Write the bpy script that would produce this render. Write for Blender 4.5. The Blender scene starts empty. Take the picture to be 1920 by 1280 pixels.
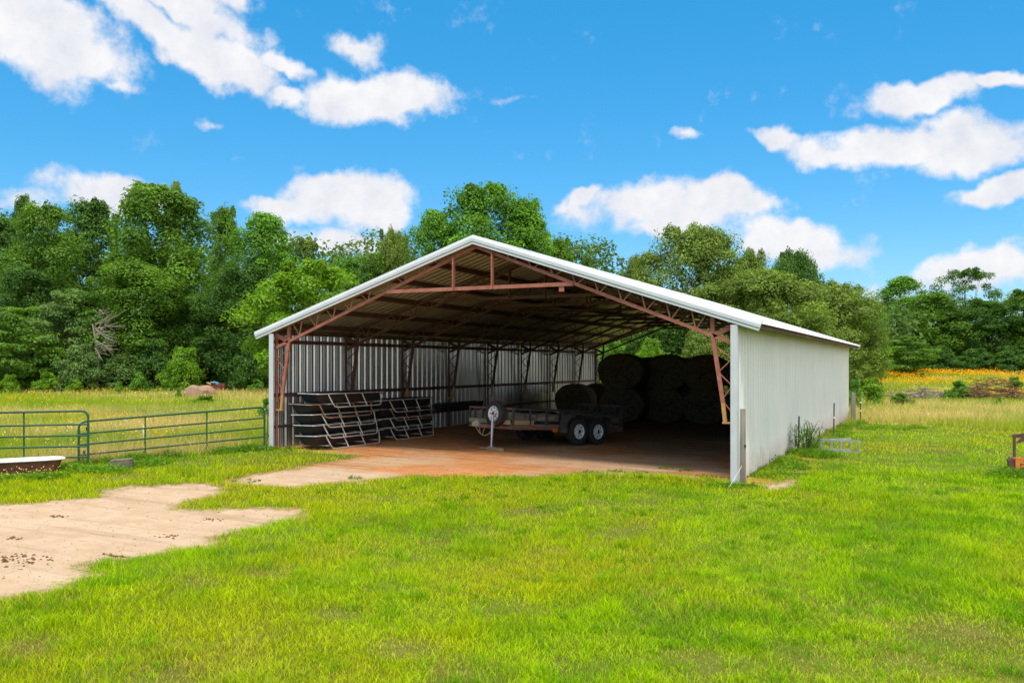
import bpy, math, random
import numpy as np
from mathutils import Vector, Matrix
S = bpy.context.scene
COL = S.collection
R = math.radians
# ------------------------------------------------------------------ camera model (fitted)
F, YAW, CX, CY, CH, Y0 = 1649.875, 0.4521, 15.9496, -18.2, 2.2111, 683.7
FW = np.array([-math.sin(YAW), math.cos(YAW)])
RT = np.array([math.cos(YAW), math.sin(YAW)])
W, L, BAY = 12.19, 24.5, 3.05
SLOPE = 0.327

def sm(t):
    t = np.clip(t, 0, 1)
    return t * t * (3 - 2 * t)

# lattice value noise, vectorised
_rs = np.random.RandomState(7)
_LAT = _rs.rand(256, 256)
def vnoise(x, y, s=1.0, o=0):
    x = np.asarray(x, float) / s + 37.3 * o + 900
    y = np.asarray(y, float) / s + 91.7 * o + 900
    i = np.floor(x).astype(int); j = np.floor(y).astype(int)
    a = sm(x - i); b = sm(y - j)
    g = lambda p, q: _LAT[p & 255, q & 255]
    return (g(i, j) * (1 - a) + g(i + 1, j) * a) * (1 - b) + (g(i, j + 1) * (1 - a) + g(i + 1, j + 1) * a) * b
def fbm(x, y, s=1.0, o=0, n=3):
    t = 0; w = 0.5; k = 0
    for q in range(n):
        t = t + w * vnoise(x, y, s / 2 ** q, o + q); k += w; w *= .5
    return t / k

def gz(x, y):
    x = np.asarray(x, float); y = np.asarray(y, float)
    dx, dy = x - CX, y - CY
    d = dx * FW[0] + dy * FW[1]; l = dx * RT[0] + dy * RT[1]
    z = -0.018 * np.clip(x, 0, 13) - 0.03 * np.clip(-y, 0, 7)
    z = z + 1.75 * sm((d - 58) / 55) * sm((l + 6) / 26)
    inb = (x > -.3) & (x < W + .2) & (y > 0) & (y < L)
    z = z + np.where(inb, 0.012, 0.05) * (fbm(x, y, 1.7, 3) - .5)
    return z
def ray(u, v):
    r = FW + RT * (u - 960) / F
    return np.array([r[0], r[1], (Y0 - v) / F])
def G(u, v):
    r = ray(u, v); z = 0.0
    for _ in range(12):
        t = (z - CH) / r[2]
        z = 0.5 * z + 0.5 * float(gz(CX + t * r[0], CY + t * r[1]))
    return np.array([CX + t * r[0], CY + t * r[1], float(gz(CX + t * r[0], CY + t * r[1]))])
def D(u, d):
    l = (u - 960) / F * d
    x = CX + d * FW[0] + l * RT[0]; y = CY + d * FW[1] + l * RT[1]
    return np.array([x, y, float(gz(x, y))])
def zat(v, d):
    return CH + (Y0 - v) / F * d

# ------------------------------------------------------------------ object bookkeeping
def tag(o, label=None, cat=None, group=None, kind=None):
    if label: o['label'] = label
    if cat: o['category'] = cat
    if group: o['group'] = group
    if kind: o['kind'] = kind
    return o
def empty(name, loc=(0, 0, 0), rot=(0, 0, 0), label=None, cat=None, group=None):
    o = bpy.data.objects.new(name, None); COL.objects.link(o)
    o.location = loc; o.rotation_euler = rot; o.empty_display_size = .2
    return tag(o, label, cat, group)
def copy_tree(o, parent=None):
    c = o.copy(); COL.objects.link(c)
    if parent is not None: c.parent = parent
    for ch in o.children: copy_tree(ch, c)
    return c

def mesh_np(name, verts, tris, mat, parent=None, attrs=None, color=None, smooth=False):
    """verts (N,3), faces (M,k) with one k"""
    verts = np.ascontiguousarray(verts, np.float32); tris = np.ascontiguousarray(tris, np.int32)
    k = tris.shape[1]
    me = bpy.data.meshes.new(name)
    me.vertices.add(len(verts)); me.vertices.foreach_set('co', verts.ravel())
    me.loops.add(tris.size); me.loops.foreach_set('vertex_index', tris.ravel())
    me.polygons.add(len(tris)); me.polygons.foreach_set('loop_start', np.arange(0, tris.size, k, dtype=np.int32))
    if smooth: me.polygons.foreach_set('use_smooth', np.ones(len(tris), bool))
    me.update(calc_edges=True)
    for n, a in (attrs or {}).items():
        at = me.attributes.new(n, 'FLOAT', 'POINT'); at.data.foreach_set('value', np.ascontiguousarray(a, np.float32))
    if color is not None:
        at = me.attributes.new('Col', 'FLOAT_COLOR', 'POINT')
        c = np.ones((len(verts), 4), np.float32); c[:, :3] = color
        at.data.foreach_set('color', c.ravel())
    if mat: me.materials.append(mat)
    o = bpy.data.objects.new(name, me); COL.objects.link(o)
    if parent is not None: o.parent = parent
    return o

class MB:
    """collects simple solids into one mesh"""
    def __init__(s): s.v = []; s.f = []; s.m = []; s.mi = 0
    def add(s, vs, fs):
        b = len(s.v); s.v += [tuple(map(float, p)) for p in vs]
        s.f += [tuple(b + i for i in f) for f in fs]; s.m += [s.mi] * len(fs)
    def box(s, c, d, M=None):
        x, y, z = d[0] / 2, d[1] / 2, d[2] / 2
        vs = [Vector((a * x, b * y, e * z)) for e in (-1, 1) for b in (-1, 1) for a in (-1, 1)]
        if M is not None: vs = [M @ p for p in vs]
        vs = [p + Vector(c) for p in vs]
        s.add(vs, [(0, 2, 3, 1), (4, 5, 7, 6), (0, 1, 5, 4), (2, 6, 7, 3), (0, 4, 6, 2), (1, 3, 7, 5)])
    def bar(s, p, q, w, h, up=(0, 0, 1)):
        p = Vector(p); q = Vector(q); d = (q - p); n = d.length; d.normalize()
        u = Vector(up)
        if abs(u.dot(d)) > .97: u = Vector((0, 1, 0)) if abs(d.y) < .9 else Vector((1, 0, 0))
        r = d.cross(u).normalized(); u = r.cross(d).normalized()
        M = Matrix((r, d, u)).transposed()
        s.box((p + q) / 2, (w, n, h), M)
    def angle(s, p, q, w, t=.008, up=(0, 1, 0)):
        """an L-section steel member"""
        p = Vector(p); q = Vector(q); d = (q - p).normalized(); u = Vector(up)
        r = d.cross(u).normalized(); u = r.cross(d).normalized()
        s.bar(p, q, w, t, u); s.bar(p + u * w / 2 + r * (w / 2 - t / 2), q + u * w / 2 + r * (w / 2 - t / 2), t, w, u)
    def tube(s, pts, r, n=8, cap=True, closed=False):
        P = [Vector(p) for p in pts]; m = len(P)
        rr = r if hasattr(r, '__len__') else [r] * m
        T = []
        for i in range(m):
            a = P[i - 1] if (i > 0 or closed) else P[i]
            b = P[(i + 1) % m] if (i < m - 1 or closed) else P[i]
            T.append((b - a).normalized())
        u = Vector((0, 0, 1)) if abs(T[0].z) < .9 else Vector((1, 0, 0))
        vs = []
        for i in range(m):
            rgt = T[i].cross(u)
            if rgt.length < 1e-5: rgt = T[i].cross(Vector((.3, 1, .2)))
            rgt.normalize(); u = rgt.cross(T[i]).normalized()
            for k in range(n):
                a = 2 * math.pi * k / n
                vs.append(P[i] + (rgt * math.cos(a) + u * math.sin(a)) * rr[i])
        fs = []
        for i in range(m if closed else m - 1):
            j = (i + 1) % m
            for k in range(n):
                fs.append((i * n + k, i * n + (k + 1) % n, j * n + (k + 1) % n, j * n + k))
        if cap and not closed:
            fs.append(tuple(range(n - 1, -1, -1))); fs.append(tuple((m - 1) * n + k for k in range(n)))
        s.add(vs, fs)
    def lathe(s, prof, c=(0, 0, 0), M=None, n=32, closed=False):
        """profile (r, h) about local Z"""
        m = len(prof); vs = []
        for (r, h) in prof:
            for k in range(n):
                a = 2 * math.pi * k / n
                p = Vector((r * math.cos(a), r * math.sin(a), h))
                vs.append((M @ p if M is not None else p) + Vector(c))
        fs = []
        for i in range(m if closed else m - 1):
            j = (i + 1) % m
            for k in range(n):
                fs.append((i * n + k, i * n + (k + 1) % n, j * n + (k + 1) % n, j * n + k))
        s.add(vs, fs)
    def prism(s, poly, a, b, M=None):
        """polygon (x,z) extruded along y from a to b"""
        n = len(poly)
        vs = [Vector((p[0], a, p[1])) for p in poly] + [Vector((p[0], b, p[1])) for p in poly]
        if M is not None: vs = [M @ p for p in vs]
        fs = [tuple(range(n)), tuple(range(2 * n - 1, n - 1, -1))]
        for i in range(n):
            j = (i + 1) % n; fs.append((i, n + i, n + j, j))
        s.add(vs, fs)
    def build(s, name, mat, parent=None, smooth=False, mats=None, bevel=0):
        me = bpy.data.meshes.new(name); me.from_pydata(s.v, [], s.f)
        for m in (mats or [mat]): me.materials.append(m)
        if mats: me.polygons.foreach_set('material_index', s.m)
        me.update()
        import bmesh
        bm = bmesh.new(); bm.from_mesh(me); bmesh.ops.recalc_face_normals(bm, faces=bm.faces); bm.to_mesh(me); bm.free()
        if smooth:
            me.polygons.foreach_set('use_smooth', [True] * len(me.polygons))
            me.set_sharp_from_angle(angle=R(38))
        o = bpy.data.objects.new(name, me); COL.objects.link(o)
        if parent is not None: o.parent = parent
        if bevel:
            b = o.modifiers.new('b', 'BEVEL'); b.width = bevel; b.segments = 2; b.limit_method = 'ANGLE'
        return o

# ------------------------------------------------------------------ materials
def nn(nt, t, **kw):
    n = nt.nodes.new(t)
    for k, v in kw.items(): setattr(n, k, v)
    return n
def mat_basic(name, c1, c2=None, rough=.6, metal=0, scale=6, contrast=(.35, .65), bump=0, bscale=None,
              c3=None, c3scale=3, c3lim=(.55, .68), stretch=(1, 1, 1), spec=.5):
    m = bpy.data.materials.new(name); m.use_nodes = True; nt = m.node_tree
    p = nt.nodes['Principled BSDF']
    p.inputs['Roughness'].default_value = rough; p.inputs['Metallic'].default_value = metal
    p.inputs['Specular IOR Level'].default_value = spec
    tc = nn(nt, 'ShaderNodeTexCoord'); mp = nn(nt, 'ShaderNodeMapping'); mp.inputs['Scale'].default_value = stretch
    nt.links.new(tc.outputs['Object'], mp.inputs['Vector'])
    n = nn(nt, 'ShaderNodeTexNoise'); n.inputs['Scale'].default_value = scale; n.inputs['Detail'].default_value = 6
    n.inputs['Roughness'].default_value = .62
    nt.links.new(mp.outputs[0], n.inputs['Vector'])
    r = nn(nt, 'ShaderNodeMapRange'); r.inputs[1].default_value, r.inputs[2].default_value = contrast
    nt.links.new(n.outputs['Fac'], r.inputs[0])
    mx = nn(nt, 'ShaderNodeMix', data_type='RGBA')
    mx.inputs[6].default_value = (*c1, 1); mx.inputs[7].default_value = (*(c2 or c1), 1)
    nt.links.new(r.outputs[0], mx.inputs[0]); out = mx.outputs[2]
    if c3:
        n3 = nn(nt, 'ShaderNodeTexNoise'); n3.inputs['Scale'].default_value = c3scale; n3.inputs['Detail'].default_value = 8
        n3.inputs['Roughness'].default_value = .68
        nt.links.new(mp.outputs[0], n3.inputs['Vector'])
        r3 = nn(nt, 'ShaderNodeMapRange'); r3.inputs[1].default_value, r3.inputs[2].default_value = c3lim
        nt.links.new(n3.outputs['Fac'], r3.inputs[0])
        m3 = nn(nt, 'ShaderNodeMix', data_type='RGBA'); m3.inputs[7].default_value = (*c3, 1)
        nt.links.new(out, m3.inputs[6]); nt.links.new(r3.outputs[0], m3.inputs[0]); out = m3.outputs[2]
    nt.links.new(out, p.inputs['Base Color'])
    if bump:
        b = nn(nt, 'ShaderNodeBump'); b.inputs['Strength'].default_value = bump; b.inputs['Distance'].default_value = .02
        nb = nn(nt, 'ShaderNodeTexNoise'); nb.inputs['Scale'].default_value = bscale or scale * 4; nb.inputs['Detail'].default_value = 5
        nt.links.new(mp.outputs[0], nb.inputs['Vector']); nt.links.new(nb.outputs['Fac'], b.inputs['Height'])
        nt.links.new(b.outputs[0], p.inputs['Normal'])
    return m

def mat_leaf(name, dark, light, trans=.35, tint=.5):
    """leaf colour from the per-leaf attribute 'lv' """
    m = bpy.data.materials.new(name); m.use_nodes = True; nt = m.node_tree; nt.nodes.remove(nt.nodes['Principled BSDF'])
    out = nt.nodes['Material Output']
    at = nn(nt, 'ShaderNodeAttribute', attribute_name='lv')
    mx = nn(nt, 'ShaderNodeMix', data_type='RGBA'); mx.inputs[6].default_value = (*dark, 1); mx.inputs[7].default_value = (*light, 1)
    nt.links.new(at.outputs['Fac'], mx.inputs[0])
    d = nn(nt, 'ShaderNodeBsdfDiffuse'); t = nn(nt, 'ShaderNodeBsdfTranslucent'); ms = nn(nt, 'ShaderNodeMixShader')
    ms.inputs[0].default_value = trans
    hs = nn(nt, 'ShaderNodeHueSaturation'); hs.inputs['Saturation'].default_value = 1.1; hs.inputs['Value'].default_value = 1.3
    hs.inputs['Hue'].default_value = .495
    nt.links.new(mx.outputs[2], d.inputs[0]); nt.links.new(mx.outputs[2], hs.inputs['Color']); nt.links.new(hs.outputs[0], t.inputs[0])
    nt.links.new(d.outputs[0], ms.inputs[1]); nt.links.new(t.outputs[0], ms.inputs[2])
    g = nn(nt, 'ShaderNodeBsdfGlossy'); g.inputs['Roughness'].default_value = .5; g.inputs[0].default_value = (.8, .85, .9, 1)
    m2 = nn(nt, 'ShaderNodeMixShader'); m2.inputs[0].default_value = .015
    nt.links.new(ms.outputs[0], m2.inputs[1]); nt.links.new(g.outputs[0], m2.inputs[2])
    nt.links.new(m2.outputs[0], out.inputs[0])
    return m
def mat_blade(name, trans=.4):
    m = bpy.data.materials.new(name); m.use_nodes = True; nt = m.node_tree; nt.nodes.remove(nt.nodes['Principled BSDF'])
    out = nt.nodes['Material Output']; at = nn(nt, 'ShaderNodeAttribute', attribute_name='Col')
    d = nn(nt, 'ShaderNodeBsdfDiffuse'); t = nn(nt, 'ShaderNodeBsdfTranslucent'); ms = nn(nt, 'ShaderNodeMixShader')
    ms.inputs[0].default_value = trans
    for q in (d, t): nt.links.new(at.outputs['Color'], q.inputs[0])
    nt.links.new(d.outputs[0], ms.inputs[1]); nt.links.new(t.outputs[0], ms.inputs[2]); nt.links.new(ms.outputs[0], out.inputs[0])
    return m

M = {}
M['white_panel'] = mat_basic('white_panel', (.72, .735, .73), (.66, .675, .67), rough=.45, scale=1.3, c3=(.56, .50, .44), c3scale=.9, c3lim=(.60, .85), stretch=(1, 1, .35), bump=.05, bscale=3)
M['trim'] = mat_basic('white_trim', (.58, .59, .60), (.51, .52, .53), rough=.45, scale=2)
M['roof_top'] = mat_basic('roof_top', (.56, .555, .585), (.48, .48, .505), rough=.42, metal=.2, scale=.7)
M['galv'] = mat_basic('galvanised_sheet', (.62, .62, .66), (.42, .42, .46), rough=.32, metal=.85, scale=2.2, stretch=(1, 1, .12), c3=(.30, .25, .21), c3scale=1.3, c3lim=(.55, .8))
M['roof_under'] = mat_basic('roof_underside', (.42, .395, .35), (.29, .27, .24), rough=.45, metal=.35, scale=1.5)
M['red_steel'] = mat_basic('red_oxide_steel', (.40, .14, .09), (.28, .088, .058), rough=.75, scale=5, c3=(.46, .25, .18), c3scale=7, c3lim=(.58, .75), stretch=(1, 1, 1))  # lit copy of the frame steel, brightened for the front frame
M['shaded_steel'] = mat_basic('shade_toned_steel', (.13, .055, .042), (.08, .038, .032), rough=.75, scale=5, c3=(.17, .09, .065), c3scale=7, c3lim=(.6, .78))  # shaded copy of the frame steel: interior shade put into the colour
M['shaded_web'] = mat_basic('shade_toned_rods', (.13, .07, .052), (.08, .045, .036), rough=.75, scale=4)  # shaded copy of the web rods, darkened the same way
M['web_steel'] = mat_basic('lit_toned_rods', (.40, .20, .135), (.27, .11, .07), rough=.75, scale=4, c3=(.50, .36, .26), c3scale=2.5, c3lim=(.55, .7))
M['dark_steel'] = mat_basic('brown_steel', (.12, .045, .035), (.07, .03, .025), rough=.8, scale=4)
M['yellow_paint'] = mat_basic('ochre_painted_end', (.55, .30, .09), (.42, .20, .07), rough=.7, scale=14)
M['old_wood'] = mat_basic('weathered_wood', (.27, .24, .19), (.15, .13, .10), rough=.9, scale=9, stretch=(1, 1, .12), bump=.5, bscale=30)
M['board_wood'] = mat_basic('trailer_boards', (.22, .19, .15), (.07, .06, .055), rough=.9, scale=5, stretch=(1, .25, 1), c3=(.36, .29, .20), c3scale=6, c3lim=(.56, .7))
M['new_wood'] = mat_basic('pale_board', (.42, .30, .17), (.30, .21, .12), rough=.85, scale=8, stretch=(.2, 1, 1))
M['eave_wood'] = mat_basic('eave_board', (.13, .075, .035), (.05, .03, .02), rough=.9, scale=3, c3=(.24, .15, .06), c3scale=1.2)
M['black_poly'] = mat_basic('black_poly', (.010, .011, .014), (.018, .018, .021), rough=.6, scale=4)
M['galv_tube'] = mat_basic('galvanised_tube', (.62, .62, .60), (.45, .44, .42), rough=.5, metal=.3, scale=5, c3=(.20, .10, .06), c3scale=3.0, c3lim=(.58, .72))
M['rust_tube'] = mat_basic('rusty_tube', (.22, .10, .06), (.33, .24, .18), rough=.75, metal=.1, scale=5)
M['green_tube'] = mat_basic('green_gate_paint', (.012, .088, .036), (.009, .062, .028), rough=.6, scale=5, c3=(.07, .06, .04), c3scale=6, c3lim=(.66, .74))
M['tyre'] = mat_basic('tyre_rubber', (.022, .022, .022), (.04, .038, .035), rough=.8, scale=9, bump=.2)
M['rim'] = mat_basic('white_rim', (.86, .86, .88), (.76, .75, .74), rough=.4, scale=9)
M['dark_hole'] = mat_basic('dark_hole', (.015, .014, .014), rough=.8)
M['black_steel'] = mat_basic('black_trailer_paint', (.045, .04, .038), (.08, .065, .055), rough=.6, scale=4, c3=(.22, .10, .055), c3scale=2.6, c3lim=(.56, .7))
M['rust_steel'] = mat_basic('rust_brown_steel', (.24, .115, .075), (.15, .07, .05), rough=.8, scale=5)
M['silver'] = mat_basic('silver_jack', (.62, .62, .66), (.5, .5, .53), rough=.35, metal=.5, scale=8)
M['red_plastic'] = mat_basic('red_handle', (.55, .03, .03), rough=.4)
M['amber'] = mat_basic('amber_lens', (.6, .16, .04), rough=.3)
M['enamel'] = mat_basic('tub_enamel', (.80, .77, .73), (.70, .66, .61), rough=.3, scale=4)
M['tub_rust'] = mat_basic('tub_rust', (.16, .06, .035), (.10, .04, .03), rough=.8, scale=4, c3=(.30, .12, .05), c3scale=3)
M['concrete'] = mat_basic('old_concrete', (.20, .165, .10), (.09, .085, .05), rough=.95, scale=8, bump=.6)
M['tpost'] = mat_basic('post_paint', (.03, .035, .03), (.07, .05, .04), rough=.7)
M['rust_rod'] = mat_basic('rusty_rod', (.14, .07, .03), (.08, .05, .03), rough=.85)
M['pale'] = mat_basic('pale_plastic', (.75, .75, .7), rough=.6)
M['alu'] = mat_basic('aluminium', (.46, .47, .47), (.34, .34, .34), rough=.4, metal=.5, scale=7)
M['orange_rust'] = mat_basic('orange_paint_rust', (.70, .20, .02), (.48, .13, .02), rough=.7, scale=6, c3=(.10, .04, .03), c3scale=4, c3lim=(.55, .66))
M['brown_rust'] = mat_basic('brown_implement_rust', (.13, .055, .035), (.07, .035, .03), rough=.8, scale=6)
M['dump_red'] = mat_basic('dumpster_red', (.22, .055, .035), (.15, .04, .03), rough=.7, scale=2)
M['blue'] = mat_basic('blue_sheet', (.07, .22, .55), (.35, .5, .7), rough=.5, scale=3)
M['yellow'] = mat_basic('yellow_sheet', (.7, .42, .06), rough=.6)
M['hay_dark'] = mat_basic('weathered_hay', (.17, .125, .068), (.075, .055, .03), rough=1, scale=14, c3=(.30, .22, .11), c3scale=30, c3lim=(.56, .72), bump=1, bscale=60, spec=.1)
M['hay_pale'] = mat_basic('old_hay', (.36, .235, .15), (.26, .16, .10), rough=1, scale=7, bump=1, bscale=30, spec=.1)
M['bark'] = mat_basic('bark', (.10, .08, .055), (.055, .045, .03), rough=.95, scale=6, stretch=(1, 1, .2), bump=.6)
M['pale_bark'] = mat_basic('pale_bark', (.34, .30, .24), (.24, .21, .16), rough=.95, scale=6)
M['dead_wood'] = mat_basic('dead_wood', (.30, .25, .20), (.18, .14, .11), rough=.95, scale=6)
M['brown_brush'] = mat_basic('brown_brush', (.20, .095, .05), (.12, .06, .035), rough=.95, scale=4)
M['wire'] = mat_basic('wire', (.5, .5, .48), rough=.4, metal=.6)
M['blade'] = mat_blade('grass_blade', .42)
M['weed'] = mat_blade('weed_blade', .35)
M['flower'] = mat_blade('petal', .3)
LF = dict(
    mid=mat_leaf('leaf_mid', (0.038, 0.093, 0.011), (0.196, 0.368, 0.034)),
    dark=mat_leaf('leaf_dark', (0.027, 0.072, 0.013), (0.128, 0.268, 0.034)),
    bright=mat_leaf('leaf_bright', (0.047, 0.127, 0.015), (0.211, 0.447, 0.042)),
    lime=mat_leaf('leaf_lime', (0.064, 0.158, 0.010), (0.250, 0.450, 0.020)),
    olive=mat_leaf('leaf_olive', (0.068, 0.107, 0.019), (0.280, 0.399, 0.060)),
    grey=mat_leaf('leaf_grey', (0.052, 0.106, 0.027), (0.221, 0.356, 0.079)),
    far=mat_leaf('leaf_far', (0.033, 0.075, 0.015), (0.140, 0.250, 0.039)))

def splash(m):
    # mud splashed up the foot of the sheets, with its own ragged outline
    nt = m.node_tree; p = nt.nodes['Principled BSDF']; src = p.inputs['Base Color'].links[0].from_socket
    tc = nn(nt, 'ShaderNodeTexCoord'); sx = nn(nt, 'ShaderNodeSeparateXYZ'); nt.links.new(tc.outputs['Object'], sx.inputs[0])
    n = nn(nt, 'ShaderNodeTexNoise'); n.inputs['Scale'].default_value = 3.2; n.inputs['Detail'].default_value = 8; n.inputs['Roughness'].default_value = .7
    nt.links.new(tc.outputs['Object'], n.inputs['Vector'])
    r = nn(nt, 'ShaderNodeMapRange'); r.inputs[1].default_value = .75; r.inputs[2].default_value = -.25; nt.links.new(sx.outputs['Z'], r.inputs[0])
    q = nn(nt, 'ShaderNodeMath', operation='MULTIPLY'); nt.links.new(r.outputs[0], q.inputs[0]); nt.links.new(n.outputs['Fac'], q.inputs[1])
    r2 = nn(nt, 'ShaderNodeMapRange'); r2.inputs[1].default_value = .18; r2.inputs[2].default_value = .75; nt.links.new(q.outputs[0], r2.inputs[0])
    mx = nn(nt, 'ShaderNodeMix', data_type='RGBA'); mx.inputs[7].default_value = (.45, .33, .24, 1)
    nt.links.new(r2.outputs[0], mx.inputs[0]); nt.links.new(src, mx.inputs[6]); nt.links.new(mx.outputs[2], p.inputs['Base Color'])
splash(M['white_panel'])
# ------------------------------------------------------------------ regions on the ground
def pxpoly(pts): return np.array([G(u, v)[:2] for u, v in pts])
def sdf(poly, x, y):
    """signed distance, positive inside"""
    x = np.asarray(x, float); y = np.asarray(y, float)
    dmin = np.full(x.shape, 1e9); ins = np.zeros(x.shape, bool); n = len(poly)
    for i in range(n):
        ax, ay = poly[i]; bx, by = poly[(i + 1) % n]
        ex, ey = bx - ax, by - ay; L2 = ex * ex + ey * ey + 1e-12
        t = np.clip(((x - ax) * ex + (y - ay) * ey) / L2, 0, 1)
        dmin = np.minimum(dmin, (x - ax - t * ex) ** 2 + (y - ay - t * ey) ** 2)
        c = ((ay > y) != (by > y)) & (x < (bx - ax) * (y - ay) / (by - ay + 1e-12) + ax)
        ins ^= c
    d = np.sqrt(dmin)
    return np.where(ins, d, -d)
P_SAND = pxpoly([(-220, 965), (0, 946), (100, 938), (172, 931), (165, 918), (240, 910), (395, 905), (432, 912), (420, 926), (352, 940),
                 (345, 951), (420, 953), (520, 950), (566, 958), (572, 970), (480, 985), (400, 1005), (408, 1025), (330, 1028),
                 (260, 1046), (188, 1062), (215, 1078), (100, 1108), (0, 1125), (-320, 1190)])
P_STRIP = pxpoly([(470, 890), (540, 879), (600, 869), (650, 861), (690, 853), (800, 850), (1060, 870), (1000, 892), (830, 893), (770, 893),
                  (705, 902), (715, 913), (640, 906), (560, 913), (480, 909), (430, 906), (410, 903)])
P_FLOOR = np.array([(0.1, .35), *[G(u, v)[:2] for u, v in [(590, 846), (690, 853), (650, 864), (705, 896), (770, 893), (830, 892), (940, 893), (1080, 889), (1140, 884), (1240, 886), (1366, 900)]],
                    (12.15, 1), (12.15, 24.8), (.05, 24.8)])
P_WALLS = np.array([(12.2, -.5), (12.95, -.3), (12.9, 4), (13.0, 9), (13.1, 16), (13.0, 22.5), (12.2, 22.5)])
P_SPOT = pxpoly([(1425, 919), (1450, 906), (1487, 900), (1484, 911), (1442, 923)])
P_SPOT2 = pxpoly([(1468, 893), (1492, 884), (1507, 882), (1495, 890)])
P_LAWN = np.array([(-45, -32), (-5.4, -6.0), (-2.1, -3.7), (-.05, .1), (W + .1, .1), (W + .3, 22.5), *[G(u, v)[:2] for u, v in [(1612, 792), (1700, 796), (1800, 803), (1925, 811), (2400, 838)]], (75, -40), (20, -60)])
def masks(x, y):
    nz = (fbm(x, y, 1.1, 11, 4) - .5)
    edge = nz * 1.5 + (vnoise(x, y, .16, 5) - .5) * .5
    sand = np.maximum(sdf(P_SAND, x, y), np.maximum(sdf(P_SPOT, x, y), sdf(P_SPOT2, x, y)) + .05) + edge * .45
    strip = sdf(P_STRIP, x, y) + edge * .35
    floor = sdf(P_FLOOR, x, y) + edge * .4
    soil = sdf(P_WALLS, x, y) + (fbm(x, y, 1.6, 21) - .5) * 1.3 - .12
    lawn = sdf(P_LAWN, x, y) + (vnoise(x, y, 1.2, 8) - .5) * .9
    return sand, strip, floor, soil, lawn

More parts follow.
